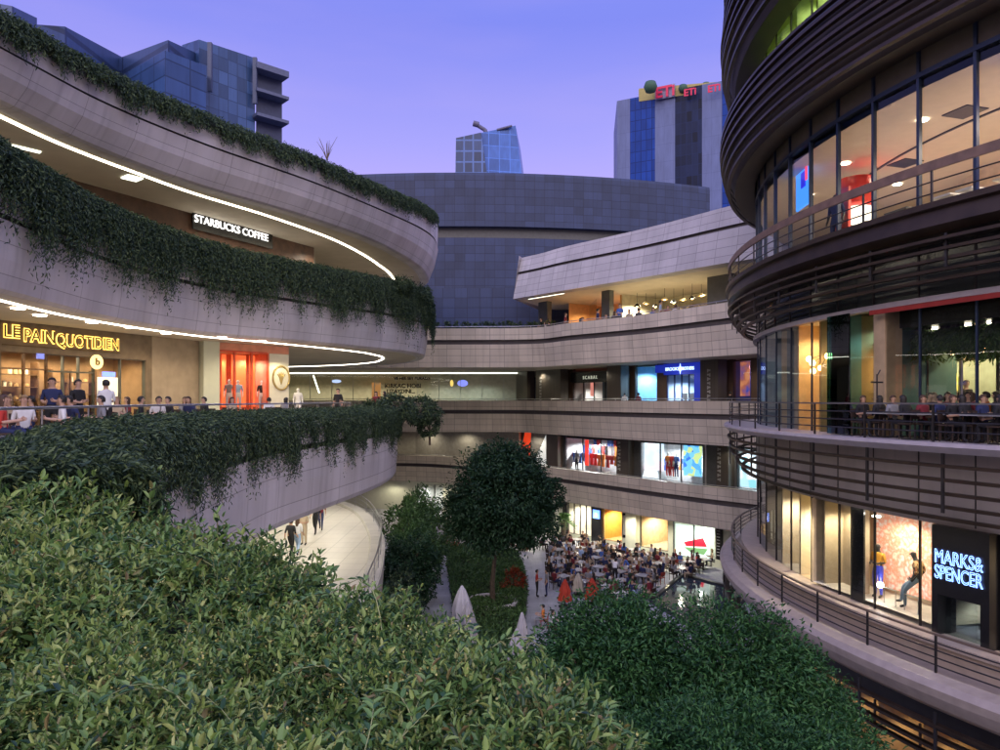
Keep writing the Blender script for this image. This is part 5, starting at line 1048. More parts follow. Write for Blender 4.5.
for i in range(60):
    px, py = R_.uniform(20, 640), R_.uniform(480, 740); q = atz(px, py, 11.75); dq, _ = edge_dist(np.array([q.x]), np.array([q.y]))
    if dq[0] < .1: continue
    a = R_.uniform(-.4, 3.5); l = R_.uniform(.25, .5)*max(1, q.y/4.5); h = R_.uniform(.07, .2); pts = []
    for k in range(9):
        t = k/8; xx, yy = q.x+math.cos(a+t*.5)*l*t, q.y+math.sin(a+t*.5)*l*t; pts.append((xx, yy, float(hz(np.array([xx]), np.array([yy]))[0])-.02+h*math.sin(PI*t*.62)))
    MB().tube(pts, [.0034-.0003*k for k in range(9)], 4).build('arching_shoot', mat('pale_shoot', (.30, .33, .14), .55), hedge)
    for k in range(2, 9):
        for sd_ in (-1, 1):
            p0 = np.array(pts[k]); d0 = unit(np.array(pts[k])-np.array(pts[k-1])); sd = unit(np.cross(d0, [0, 0, 1.]))*sd_
            V, Q = leaf_quads(p0[None], (sd+d0*.9+[0, 0, .25])[None], np.array([[0, 0, 1.]]), .055*max(1, q.y/3.4)*R_.uniform(.6, 1.1), .02*max(1, q.y/3.4)); V_.append(V); Q_.append(Q+k0); k0 += len(V)
npmesh('shoot_leaves', np.concatenate(V_), np.concatenate(Q_), [G_HEDGE], parent=hedge)
# lumpy dark height field in place of the shade inside the hedge
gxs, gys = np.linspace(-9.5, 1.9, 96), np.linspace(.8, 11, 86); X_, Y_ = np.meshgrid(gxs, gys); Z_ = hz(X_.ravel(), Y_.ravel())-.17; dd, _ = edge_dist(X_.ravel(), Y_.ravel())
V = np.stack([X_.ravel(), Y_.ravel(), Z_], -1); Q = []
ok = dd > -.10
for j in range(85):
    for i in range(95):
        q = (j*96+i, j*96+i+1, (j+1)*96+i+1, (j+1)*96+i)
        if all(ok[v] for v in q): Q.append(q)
npmesh('dark_inside', V, np.array(Q), [mat('hedge_inside', (.018, .024, .012), .95, noise=.4, scale=20)], parent=hedge)
# ------------------------------------------------------------------ garden: beds, shrubs, trees
bed = [atz(a, b, .1).xy for a, b in ((448, 548), (447, 565), (452, 600), (455, 650), (463, 690), (500, 690), (515, 655), (525, 620), (528, 590), (523, 565), (514, 550), (480, 545))]
m = MB(); m.slab([(p.x, p.y) for p in bed], -.01, .12); tag(m.build('garden_bed', mat('bed_soil', (.035, .03, .02), .95, noise=.3)), 'dark planted island bed under the round tree', 'garden bed')
def bed_cover(name, poly, n, h, leaf, mm, seed, label):
    rr = np.random.default_rng(seed); c = np.array([(p[0], p[1]) for p in poly]); lo, hi = c.min(0), c.max(0); pts = rr.uniform(lo, hi, (n, 2))
    ins = np.zeros(n, bool)
    for i in range(len(c)):
        a, b = c[i], c[(i+1) % len(c)]; cond = (a[1] > pts[:, 1]) != (b[1] > pts[:, 1]); xx = (b[0]-a[0])*(pts[:, 1]-a[1])/(b[1]-a[1]+1e-9)+a[0]; ins ^= cond & (pts[:, 0] < xx)
    pts = pts[ins]; hh = h*(.5+.5*np.sin(pts[:, 0]*1.7)*np.sin(pts[:, 1]*1.1+1))*rr.uniform(.3, 1, len(pts))
    pos = np.stack([pts[:, 0], pts[:, 1], .12+hh], -1); V, Q = leaf_quads(pos, rr.normal(0, .7, pos.shape)+np.array([0, 0, .5]), rr.normal(0, .3, pos.shape)+np.array([0, 0, 1]), leaf, leaf*.4)
    tag(npmesh(name, V, Q, [mm]), label, kind='stuff')
bed_cover('ground_cover', [(p.x, p.y) for p in bed], 26000, .5, .22, G_BUSH, 5, 'low green ground cover on the island bed')
G_OR = leafmat('orange_flowers', [(.25, .03, .01), (.4, .06, .015), (.05, .08, .03)])
for i_, (px, py, Y, r_, lb) in enumerate(((513, 583, 48, .8, 'orange red flowering bush at the right edge of the island bed'), (453, 534, 62, 1.1, 'orange red flowering bush behind the left side of the round tree'), (521, 540, 61, .9, 'orange red flowering bush behind the right side of the round tree'))):
    q = P(px, py, Y); q.z = max(q.z, .8); shrub('flowering_bush', lb, [(q, (r_, r_, r_*.9))], 900, .2, 90+i_, G_OR)
m = MB(); q = atz(492, 603, .1); m.lathe((q.x, q.y, .12), [(1.7, 0), (1.65, .18), (1.45, .2), (1.4, 0)], 28); tag(m.build('stone_ring', STONE), 'ring of pale stone round the trunk of the round tree', 'stone ring')
tree('round_tree', 'tall dark round tree in the middle of the courtyard', (-.45, 44.6, .1), [((-.25, 43.4, 6.8), (2.9, 3.0, 3.1)), ((-1.5, 43, 5.9), (1.8, 2, 1.7)), ((1.5, 43, 5.7), (1.8, 2, 1.6)), ((2.75, 43.5, 6.9), (.9, 1.2, 1.4)), ((.1, 43.2, 8.5), (2.1, 2.2, 1.7))], 46000, .24, 31, .15, G_TREED, fill=.75)
ivy = [((-6.4, 50, 3.9), (1.5, 2.5, 1.9)), ((-5.2, 46, 2.8), (1.5, 2, 1.9)), ((-6.1, 55, 4.2), (1.4, 2.4, 1.5)), ((-4.7, 52, 3.1), (1.2, 2, 1.4))]
shrub('tall_hedge', 'tall green shrub mass beside the cream terrace edge', ivy, 12000, .26, 33, G_BUSH, ratio=.4)
shrub('dark_bush', 'dark rounded bush between the cream terrace and the garden path', [((-5.0, 41, 3.3), (1.5, 1.6, 1.9)), ((-5.6, 42, 2.2), (1.4, 1.5, 1.8))], 9000, .22, 34, G_TREED, ratio=.4)
shrub('low_bush', 'grey green bush below the cream terrace rail', [((-5.3, 34, 2.2), (1.2, 2.2, 1.7)), ((-5.2, 37, 2.4), (1.1, 1.6, 1.4)), ((-4.7, 30, 2.0), (1.1, 2.2, 1.4))], 9000, .2, 35, G_CREEP)
tree('courtyard_tree', 'bushy dark green tree left of the two large near trees, before the diners', (2.7, 19.4, 0), [((2.75, 19.2, 5.75), (1.95, 1.9, 1.75)), ((1.9, 19.0, 5.1), (1.2, 1.3, 1.3)), ((3.7, 19.8, 5.9), (1.2, 1.3, 1.3)), ((3.1, 18.4, 4.4), (1.9, 1.7, 1.5))], 46000, .15, 41, .12, group=None, fill=.6, ratio=.34)
tree('courtyard_tree', 'bushy dark green tree right of the pond view, beside the glass tower', (6.1, 18.6, 0), [((6.05, 18.4, 5.7), (2.1, 2.0, 1.95)), ((5.1, 18.2, 5.0), (1.4, 1.5, 1.5)), ((7.35, 18.6, 5.0), (1.5, 1.6, 1.5)), ((6.6, 17.2, 4.4), (1.9, 1.8, 1.7)), ((8.1, 18.3, 4.2), (1.3, 1.4, 1.4))], 58000, .15, 42, .13, fill=.6, ratio=.34)
tree('courtyard_tree', 'low near tree crown at the bottom edge between the hedge and the tower', (4.3, 14.5, 0), [((4.3, 14.5, 5.0), (2.0, 1.8, 1.7)), ((6.0, 14.8, 4.5), (1.9, 1.8, 1.7)), ((2.9, 14.5, 4.6), (1.5, 1.4, 1.5)), ((7.2, 15.2, 3.6), (1.3, 1.4, 1.3))], 52000, .13, 43, .12, fill=.6, ratio=.34)
# pond with a dark kerb
pq = [atz(a, b, .0).xy for a, b in ((682, 577), (652, 603), (700, 632), (752, 596))]
m = MB(); m.poly([(p.x, p.y) for p in pq], .16)
wm_, nt_, b_, N_, L_n = nodes('pond_water'); b_.inputs['Base Color'].default_value = (.05, .07, .09, 1); b_.inputs['Roughness'].default_value = .06; b_.inputs['Specular IOR Level'].default_value = 1
nz = N_('ShaderNodeTexNoise'); nz.inputs['Scale'].default_value = 3.5; bp_ = N_('ShaderNodeBump'); bp_.inputs['Strength'].default_value = .6; bp_.inputs['Distance'].default_value = .08; L_n(nz.outputs['Fac'], bp_.inputs['Height']); L_n(bp_.outputs[0], b_.inputs['Normal'])
tag(m.build('water', wm_), None, kind='structure')
m = MB()
for i in range(4):
    a, b = pq[i], pq[(i+1) % 4]; c = (a+b)/2; dl = b-a; m.box((c.x, c.y, .12), (dl.length+.25, .25, .3), math.atan2(dl.y, dl.x))
tag(m.build('pond_kerb', mat('dark_granite', (.04, .04, .045), .3)), 'dark granite kerb round the rippled courtyard pond', 'pond kerb')
# palm in a pot
pp = g0.L(g0.s_px(578), -1.9, 0); palm = empty('potted_palm', 'short spiky palm in a dark pot before the left shop window', 'palm', None, pp)
m = MB(); m.lathe((0, 0, 0), [(.45, 0), (.6, .7), (.5, .72), (0, .65)], 14); m.build('pot', DARKM, palm); m = MB(); m.tube([(0, 0, .6), (0, 0, 1.9)], [.22, .26], 9); m.build('trunk', BARK, palm)
V_, Q_, k0 = [], [], 0; rr = np.random.default_rng(9)
for i in range(46):
    a = i*2.4; el = rr.uniform(-.3, 1.3); d0 = np.array([math.cos(a)*math.cos(el), math.sin(a)*math.cos(el), math.sin(el)]); K = 14; t = np.linspace(.15, 1, K)[:, None]; pos = np.array([0, 0, 1.95])+d0*t*1.1-np.array([0, 0, .45])*t**2
    for s_ in (-1, 1):
        sd = unit(np.cross(d0, [0, 0, 1.]))*s_; V, Q = leaf_quads(pos, np.tile(sd+d0*.8, (K, 1)), np.tile([0, 0, 1.], (K, 1)), .26, .035); V_.append(V); Q_.append(Q+k0); k0 += len(V)
npmesh('fronds', np.concatenate(V_), np.concatenate(Q_), [G_BUSH], parent=palm)
# closed umbrellas
def umbrella(q, h, r_, mm, label, group=None):
    u = empty('closed_umbrella', label, 'umbrella', group, q); m = MB(); ph = rnd.uniform(0, 6)
    m.lathe((0, 0, 0), [(r_*.95, h*.22), (r_*1.0, h*.30), (r_*.72, h*.5), (r_*.8, h*.58), (r_*.55, h*.75), (r_*.3, h*.9), (.05, h*.985), (0, h)], 28, 0, wob=lambda k, z: 1+.22*math.cos(k*PI*2*7/28+ph+z*.6)+.05*math.sin(k*1.3)); m.build('canopy', mm, u)
    m = MB(); m.tube([(0, 0, .05), (0, 0, h*.9)], .03, 8); m.build('pole', STEEL, u); m = MB(); m.lathe((0, 0, 0), [(.4, 0), (.4, .08), (.06, .12), (.05, .3)], 14); m.build('base', DARKM, u); return u
UW = mat('white_canvas', (.62, .60, .62), .8, noise=.12, scale=2); UG = mat('grey_canvas', (.42, .40, .42), .8, noise=.15, scale=2); UR = mat('red_canvas', (.48, .05, .025), .8, noise=.15)
for px, py, Y, r_, mm, lb in ((462, 585, 38, .62, UW, 'white closed umbrella left of the near path, brightest of them'), (468, 601, 36, .5, UG, 'grey closed umbrella just behind the bright white one'), (517, 628, 31, .55, UG, 'grey white closed umbrella at the bottom by the near tree'), (522, 612, 33.5, .4, UG, 'slim grey closed umbrella behind the lowest one'), (435, 523, 62, .6, UW, 'small far white closed umbrella between the bushes and the round tree'), (565, 579, 44.5, .40, UR, 'left one of the two red closed umbrellas among the diners'), (592, 578, 45, .44, UR, 'right one of the two red closed umbrellas among the diners'), (578, 573, 47, .38, mat('beige_canvas', (.5, .45, .36), .8), 'beige closed umbrella between and behind the two red ones')):
    q = P(px, py, Y); h = min(q.z, 3.1); umbrella((q.x, q.y, 0 if q.z > 0 else 0), q.z if q.z < 4.5 else 3, r_, mm, lb)

# ------------------------------------------------------------------ people
SKINM = [mat('skin_light', (.55, .34, .24), .6, noise=.05), mat('skin_tan', (.42, .25, .16), .6, noise=.05)]
HAIRM = {'black': mat('hair_black', (.015, .012, .01), .6), 'brown': mat('hair_brown', (.07, .035, .018), .6), 'fair': mat('hair_fair', (.30, .19, .08), .6)}
CLO = {'white': (.75, .75, .75), 'black': (.015, .015, .018), 'red': (.5, .04, .03), 'blue': (.06, .14, .45), 'grey': (.25, .25, .27), 'beige': (.5, .4, .28), 'maroon': (.18, .02, .03), 'navy': (.02, .03, .10), 'pink': (.65, .3, .32), 'green': (.06, .18, .08), 'orange': (.7, .22, .04), 'pale blue': (.35, .48, .7)}
CLOM = {k: mat('cloth_'+k.replace(' ', '_'), v, .85, noise=.08) for k, v in CLO.items()}
EYE = mat('eye_dark', (.02, .015, .01), .3)
def body_mesh(nm, J, head_turn=0.):
    """one skinned surface over the joints J, split into skin, top, bottom and shoe faces by the nearest bone"""
    B = [('pel', 'sp', 1), ('sp', 'ch', 1), ('ch', 'nb', 1), ('nb', 'nk', 0), ('nk', 'hd', 0), ('hd', 'ht', 0), ('ch', 'sL', 1), ('sL', 'eL', 1), ('eL', 'wL', 0), ('wL', 'hL', 0), ('ch', 'sR', 1), ('sR', 'eR', 1), ('eR', 'wR', 0), ('wR', 'hR', 0), ('pel', 'pL', 2), ('pL', 'kL', 2), ('kL', 'aL', 2), ('aL', 'tL', 3), ('pel', 'pR', 2), ('pR', 'kR', 2), ('kR', 'aR', 2), ('aR', 'tR', 3)]
    rad = dict(pel=(.15, .11), sp=(.13, .10), ch=(.165, .11), nb=(.085, .075), nk=(.055, .055), hd=(.082, .092), ht=(.078, .085), s=(.068, .065), e=(.045, .045), w=(.032, .03), h=(.042, .022), p=(.10, .10), k=(.062, .065), a=(.042, .045), t=(.042, .035))
    names = list(J); me = bpy.data.meshes.new(nm); me.from_pydata([J[k] for k in names], [(names.index(a), names.index(b)) for a, b, _ in B], [])
    o = bpy.data.objects.new(nm, me); col.objects.link(o); md = o.modifiers.new('s', 'SKIN'); sd = o.modifiers.new('u', 'SUBSURF'); sd.levels = 1; sd.render_levels = 1
    for i, k in enumerate(names): me.skin_vertices[0].data[i].radius = rad.get(k) or rad[k[0]]
    me.skin_vertices[0].data[names.index('pel')].use_root = True
    bpy.context.view_layer.update(); ev = bpy.data.meshes.new_from_object(o.evaluated_get(bpy.context.evaluated_depsgraph_get())); bpy.data.objects.remove(o)
    verts = [v.co.copy() for v in ev.vertices]; faces = [tuple(p.vertices) for p in ev.polygons]; mi = []
    segs = [(Vector(J[a]), Vector(J[b]), c, a) for a, b, c in B]
    for f in faces:
        c = sum((verts[i] for i in f), Vector())/len(f); best = (9, 0)
        for a, b, m_, nm_ in segs:
            ab = b-a; t = max(0, min(1, (c-a).dot(ab)/ab.length_squared)); d_ = (c-a-ab*t).length
            if nm_ == 'eL' or nm_ == 'eR': m_ = 1 if t < .1 else 0
            if d_ < best[0]: best = (d_, m_)
        mi.append(best[1])
    mb_ = MB(); mb_.v = [tuple(v) for v in verts]; mb_.f = faces; mb_.m = mi; mb_.sm = [True]*len(faces); mb_.uv = [(0, 0)]*sum(len(f) for f in faces)
    hd = Vector(J['hd']); R = Matrix.Rotation(0, 3, 'Z')
    mb_.lathe(hd+Vector((0, -.088, .0)), [(0, .035), (.008, .02), (.016, -.012), (0, -.02)], 6, 0)         # nose
    for s_ in (-1, 1):
        mb_.box(hd+Vector((s_*.031, -.083, .028)), (.02, .01, .01), 0, 4); mb_.lathe(hd+Vector((s_*.084, .0, -.02)), [(0, 0), (.014, .01), (.016, .04), (0, .05)], 6, 0)
    mb_.box(hd+Vector((0, -.084, -.04)), (.04, .008, .008), 0, 0)
    for S, sg_ in (('L', 1), ('R', -1)):                                                                  # fingers and thumb
        h = Vector(J['h'+S]); w_ = Vector(J['w'+S]); d_ = (h-w_).normalized(); sd_ = d_.cross(Vector((1, 0, 0))) if abs(d_.x) < .8 else d_.cross(Vector((0, 0, 1))); sd_.normalize(); cu = d_.cross(sd_)
        for i_, l_ in enumerate((.055, .07, .075, .065)): b0 = h+sd_*(i_-1.5)*.019; mb_.tube([b0, b0+d_*l_*.55+cu*.004, b0+d_*l_+cu*.018*-sg_], [.0095, .0085, .006], 5, 0)
        b0 = h-d_*.03+sd_*.032; mb_.tube([b0, b0+sd_*.022+d_*.025, b0+sd_*.026+d_*.055], [.011, .010, .007], 5, 0)
    me2 = bpy.data.meshes.new(nm); me2.from_pydata(mb_.v, [], mb_.f); 
    for m_ in (SKINM[0], CLOM['white'], CLOM['navy'], CLOM['black'], EYE): me2.materials.append(m_)
    me2.polygons.foreach_set('material_index', mb_.m); me2.polygons.foreach_set('use_smooth', mb_.sm); me2.update(); return me2
def joints(**k):
    J = dict(pel=(0, 0, .95), sp=(0, .01, 1.12), ch=(0, .01, 1.30), nb=(0, .01, 1.44), nk=(0, 0, 1.50), hd=(0, -.015, 1.60), ht=(0, -.005, 1.69), sL=(.175, .01, 1.385), eL=(.225, .03, 1.12), wL=(.235, -.05, .90), hL=(.235, -.08, .83), sR=(-.175, .01, 1.385), eR=(-.225, .03, 1.12), wR=(-.235, -.05, .90), hR=(-.235, -.08, .83), pL=(.09, 0, .88), kL=(.10, -.02, .49), aL=(.10, .02, .09), tL=(.11, -.13, .035), pR=(-.09, 0, .88), kR=(-.10, -.02, .49), aR=(-.10, .02, .09), tR=(-.11, -.13, .035))
    J.update(k); return J
def sitting(dx=0, fwd=0, **k):
    J = joints()
    for n_ in ('pel', 'sp', 'ch', 'nb', 'nk', 'hd', 'ht', 'sL', 'sR', 'eL', 'eR'):
        p = J[n_]; J[n_] = (p[0], p[1]-fwd*(p[2]-.95)*.55, p[2]-.40)
    J.update(pL=(.10, -.02, .50), kL=(.13, -.44, .50), aL=(.12, -.42, .09), tL=(.13, -.57, .035), pR=(-.10, -.02, .50), kR=(-.13, -.44, .50), aR=(-.12, -.40, .09), tR=(-.13, -.55, .035))
    J.update(wL=(.16, -.30-.2*fwd, .76), hL=(.12, -.37-.2*fwd, .78), wR=(-.16, -.30-.2*fwd, .76), hR=(-.12, -.37-.2*fwd, .78)); J.update(k); return J
POSE = {
 'stand': body_mesh('person_standing', joints()),
 'hold': body_mesh('person_holding', joints(eL=(.23, .02, 1.13), wL=(.12, -.22, 1.12), hL=(.06, -.28, 1.14), eR=(-.23, .02, 1.13), wR=(-.14, -.20, 1.08), hR=(-.08, -.26, 1.10))),
 'walk': body_mesh('person_walking', joints(kL=(.09, -.20, .50), aL=(.09, -.26, .10), tL=(.10, -.41, .05), kR=(-.09, .03, .48), aR=(-.09, .30, .16), tR=(-.10, .20, .04), wR=(-.22, -.18, .94), hR=(-.21, -.24, .89), eL=(.22, .10, 1.14), wL=(.23, .14, .91), hL=(.23, .13, .84))),
 'bend': body_mesh('person_leaning', joints(sp=(0, -.06, 1.10), ch=(0, -.19, 1.25), nb=(0, -.29, 1.34), nk=(0, -.33, 1.39), hd=(0, -.39, 1.45), ht=(0, -.43, 1.53), sL=(.17, -.25, 1.30), eL=(.21, -.32, 1.05), wL=(.17, -.50, .92), hL=(.14, -.56, .90), sR=(-.17, -.25, 1.30), eR=(-.21, -.32, 1.05), wR=(-.17, -.50, .92), hR=(-.14, -.56, .90))),
 'sit': body_mesh('person_sitting', sitting()), 'sit_lean': body_mesh('person_sitting_forward', sitting(fwd=.5)), 'sit_back': body_mesh('person_sitting_back', sitting(fwd=-.2, wL=(.2, -.2, .68), hL=(.16, -.27, .66))),
 'perch': body_mesh('figure_leaning', joints(pel=(0, .02, .88), sp=(0, .06, 1.05), ch=(0, .05, 1.24), nb=(0, .0, 1.38), nk=(0, -.03, 1.44), hd=(0, -.07, 1.53), ht=(0, -.07, 1.62), sL=(.175, .04, 1.32), sR=(-.175, .04, 1.32), pL=(.09, .0, .84), pR=(-.09, .0, .84), kL=(.10, -.26, .52), aL=(.10, -.24, .10), tL=(.11, -.39, .04), kR=(-.10, -.38, .58), aR=(-.10, -.44, .16), tR=(-.11, -.59, .12), eL=(.26, .12, 1.08), wL=(.20, -.02, .90), hL=(.17, -.09, .88), eR=(-.26, .12, 1.08), wR=(-.20, -.02, .90), hR=(-.17, -.09, .88)))}
HEADS = {'stand': (0, -.015, 1.6), 'hold': (0, -.015, 1.6), 'walk': (0, -.015, 1.6), 'bend': (0, -.39, 1.45), 'perch': (0, -.07, 1.53)}
for k, f_ in (('sit', 0), ('sit_lean', .5), ('sit_back', -.2)): HEADS[k] = (0, -.015-f_*.65*.55, 1.20)
def hair_mesh(long):
    m = MB(); V = []; N1, N2 = 14, 9; rx, ry, rz_ = .102, .115, .118
    for j in range(N2):
        for i in range(N1):
            a = 2*PI*i/N1; fr_ = -math.sin(a)                                    # front faces -Y
            low = (1.05 if fr_ > .35 else (2.1 if not long else 2.35)); t = low*j/(N2-1)+.001
            k_ = 1.0 if t < 1.6 else .95
            z = rz_*math.cos(min(t, 2.2))-(.17*(t-1.6)/.6 if long and t > 1.6 else 0); s_ = math.sin(min(t, 1.75))
            V.append((rx*s_*math.cos(a)*k_, .012+ry*s_*math.sin(a)*k_, .018+z))
    m.v = V
    for j in range(N2-1):
        for i in range(N1): m.f.append((j*N1+i, (j+1)*N1+i, (j+1)*N1+(i+1) % N1, j*N1+(i+1) % N1)); m.m.append(0); m.sm.append(True); m.uv += [(0, 0)]*4
    me = bpy.data.meshes.new('hair'); me.from_pydata(m.v, [], m.f); me.polygons.foreach_set('use_smooth', m.sm); me.materials.append(HAIRM['black']); me.update(); return me
HAIR = {False: hair_mesh(False), True: hair_mesh(True)}
def person(pose, loc, face, top, bottom, hair, long, label, group=None, name='person', cat='person', skin=0, scale=1., mats=None):
    """face: plan direction (dx, dy) the figure looks along"""
    o = bpy.data.objects.new(name, POSE[pose]); col.objects.link(o); o.location = loc; o.rotation_euler.z = math.atan2(face[1], face[0])+PI/2; o.scale = (scale,)*3
    for i, m_ in enumerate(mats or (SKINM[skin], CLOM[top], CLOM[bottom], CLOM['black'], EYE)): o.material_slots[i].link = 'OBJECT'; o.material_slots[i].material = m_
    tag(o, label, cat, group)
    if hair:
        h = bpy.data.objects.new('hair', HAIR[long]); col.objects.link(h); h.parent = o; h.location = HEADS[pose]; h.material_slots[0].link = 'OBJECT'; h.material_slots[0].material = HAIRM[hair]
    return o
# chair and table prototypes
def chair_mesh(mm, nm='chair'):
    m = MB(); m.box((0, 0, .45), (.44, .44, .04))
    for x_ in (-.19, .19):
        m.tube([(x_, -.19, 0), (x_, -.19, .45)], .018, 5); m.tube([(x_, .19, 0), (x_, .19, .45), (x_, .24, .85)], .018, 5)
    m.box((0, .225, .72), (.42, .03, .26), 0, 0, -.12)
    me = bpy.data.meshes.new(nm); me.from_pydata(m.v, [], m.f); me.materials.append(mm); return me
CH = [chair_mesh(mat('dark_wicker', (.05, .03, .022), .7)), chair_mesh(mat('red_chair', (.32, .04, .025), .6))]
def table_obj(loc, rz, label, top=None, group='tables'):
    t = empty('cafe_table', label, 'table', group, loc, rz)
    for nm, me in zip(('tabletop', 'pedestal'), TABLE): o = bpy.data.objects.new(nm, me); col.objects.link(o); o.parent = t
    return t
def tm(f, mm, nm): m = MB(); f(m); me = bpy.data.meshes.new(nm); me.from_pydata(m.v, [], m.f); me.materials.append(mm); return me
TABLE = (tm(lambda m: m.box((0, 0, .74), (.85, .85, .05)), mat('pale_tabletop', (.38, .38, .39), .4), 'tabletop'), tm(lambda m: (m.tube([(0, 0, .03), (0, 0, .72)], .03, 6), m.box((0, 0, .02), (.5, .5, .03))), DARKM, 'pedestal'))
# --- plaza diners
ORD = ['first', 'second', 'third', 'fourth', 'fifth', 'sixth', 'seventh', 'eighth', 'ninth', 'tenth', 'eleventh', 'twelfth', 'thirteenth', 'fourteenth', 'fifteenth', 'sixteenth']
ROWS = ['window row', 'second row', 'third row', 'fourth row', 'fifth row', 'umbrella row']
tops = ['white', 'black', 'maroon', 'black', 'blue', 'grey', 'beige', 'maroon', 'navy', 'white', 'pale blue', 'black', 'grey', 'navy']
R_ = random.Random(12)
for ri, dd_ in enumerate((-2.8, -4.9, -6.9, -8.9, -10.9, -12.9)):
    k = 0; s = 2.5+.6*(ri % 2)
    while s < 27:
        q = g0.L(s, dd_+R_.uniform(-.3, .3), 0); px = 500+F*q.x/q.y; py = 400+F*12.75/q.y
        inside = 546 < px < (700, 690, 672, 658, 646, 636)[ri] and py < 612 and abs(s-g0.s_px(578)) > (1.4 if ri == 0 else 0)
        if inside:
            rz = g0.rz+R_.uniform(-.25, .25); lb = ORD[k]+' table from left, '+ROWS[ri]
            table_obj(q, rz, 'small pale cafe table on the plaza, '+lb.replace(' table', ''), group='cafe tables on the plaza')
            sides = [0, 1, 2, 3]; R_.shuffle(sides); npl = R_.choice((3, 3, 4, 4))
            for j, sd_ in enumerate(sides[:npl]):
                a = rz+sd_*PI/2; dv = Vector((math.cos(a), math.sin(a), 0)); pc = q+dv*.82; where = {0: 'right side', 1: 'far side', 2: 'left side', 3: 'near side'}[sd_]
                red = R_.random() < .12
                c = bpy.data.objects.new('cafe_chair', CH[1 if red else 0]); col.objects.link(c); c.location = pc+dv*.06; c.rotation_euler.z = a-PI/2
                tag(c, ('red' if red else 'dark wicker')+' chair, '+where+' of '+lb, 'chair', 'cafe chairs on the plaza')
                if j < npl-(R_.random() < .2):
                    tp_ = R_.choice(tops); hr = R_.choice(('black', 'brown', 'black', 'fair')); lg = R_.random() < .45
                    person(R_.choice(('sit', 'sit_lean', 'sit_back')), pc, (-dv.x, -dv.y), tp_, R_.choice(('navy', 'black', 'grey', 'beige')), hr, lg, f'{hr}-haired diner in {tp_}, {where} of {lb}', 'diners seated on the plaza', scale=R_.uniform(.98, 1.08), skin=R_.randrange(2))
            k += 1
        s += R_.uniform(1.75, 2.05)
# standing people on the plaza
def standing(px, py_foot, zf, pose, face, top, bottom, hair, lg, label, group=None, sc=1.03, **kw):
    q = atz(px, py_foot, zf); return person(pose, (q.x, q.y, zf), face, top, bottom, hair, lg, label, group, scale=sc, **kw)
standing(537, 597, 0, 'hold', (1, -.1), 'red', 'black', 'black', False, 'standing person in a red top and black trousers left of the diners')
standing(546.5, 596.5, 0, 'stand', (-1, 0), 'grey', 'navy', 'black', False, 'standing person in a grey shirt facing the one in red')
standing(615, 583, 0, 'bend', (.3, 1), 'white', 'black', 'black', False, 'waiter in a white shirt leaning over a table among the diners')
standing(663.5, 577, 0, 'hold', (-1, .2), 'white', 'navy', 'black', False, 'standing waiter in a white shirt at the right of the diners')
standing(636.5, 566, 0, 'hold', (.6, -.6), 'black', 'black', 'black', False, 'standing waiter in black near the upper right tables')
standing(629, 580, 0, 'bend', (-.8, .2), 'blue', 'navy', 'brown', False, 'person in a bright blue shirt bending over a table')
q = g0.L(g0.s_px(663), 1.2, .5); person('hold', q, (-.6, -.8), 'pale blue', 'grey', 'black', False, 'person in a pale blue shirt behind the warm ground floor window')
for px, py, tp_, fc, lb in ((543, 628, 'orange', (-1, .2), 'seated person in orange at the lowest plaza table'), (553, 634, 'white', (1, 0), 'seated person in white at the lowest plaza table')):
    q = atz(px, py, 0); person('sit', q, fc, tp_, 'grey', 'black', False, lb); c = bpy.data.objects.new('cafe_chair', CH[1]); col.objects.link(c); c.location = q-Vector((*fc, 0))*.06; c.rotation_euler.z = math.atan2(fc[1], fc[0])+PI/2; tag(c, 'red chair under the '+lb[:lb.index(' at')], 'chair')
for k, (px, py, tp_) in enumerate(((692, 567, 'maroon'), (697, 570, 'red'), (712, 566, 'beige'))):
    q = atz(px, py, 0); person('sit', q, (1, -.2) if k < 2 else (-1, 0), tp_, 'black', 'black' if k < 2 else 'fair', True, ['seated woman in maroon by the tall menu board', 'seated woman in red nearer the pond, by the menu board', 'seated fair-haired woman in beige facing the one in red'][k]); c = bpy.data.objects.new('cafe_chair', CH[0]); col.objects.link(c); c.location = q+Vector((-.06 if k < 2 else .06, 0, 0)); c.rotation_euler.z = -PI/2 if k == 2 else PI/2; tag(c, 'dark chair under the woman in '+tp_, 'chair')
table_obj(atz(704, 569, 0), .2, 'pale table beside the tall menu board', group='cafe tables on the plaza')
# --- cream terrace walkers
standing(291, 557, 5.4, 'walk', (.2, 1), 'black', 'black', 'black', False, 'walker in black, leftmost on the cream lower terrace')
standing(297.5, 555, 5.4, 'walk', (.1, 1), 'white', 'pale blue', 'brown', True, 'walker in a white top and pale jeans on the cream terrace')
standing(304, 545, 5.4, 'hold', (-.3, -1), 'beige', 'beige', 'fair', True, 'woman in beige behind the white-topped walker')
standing(315.5, 534, 5.4, 'walk', (-.1, -1), 'black', 'black', 'black', False, 'walker in black farther back on the cream terrace, right one')
standing(321, 530, 5.4, 'walk', (.1, -1), 'maroon', 'navy', 'black', False, 'walker in maroon beside the rear one in black')
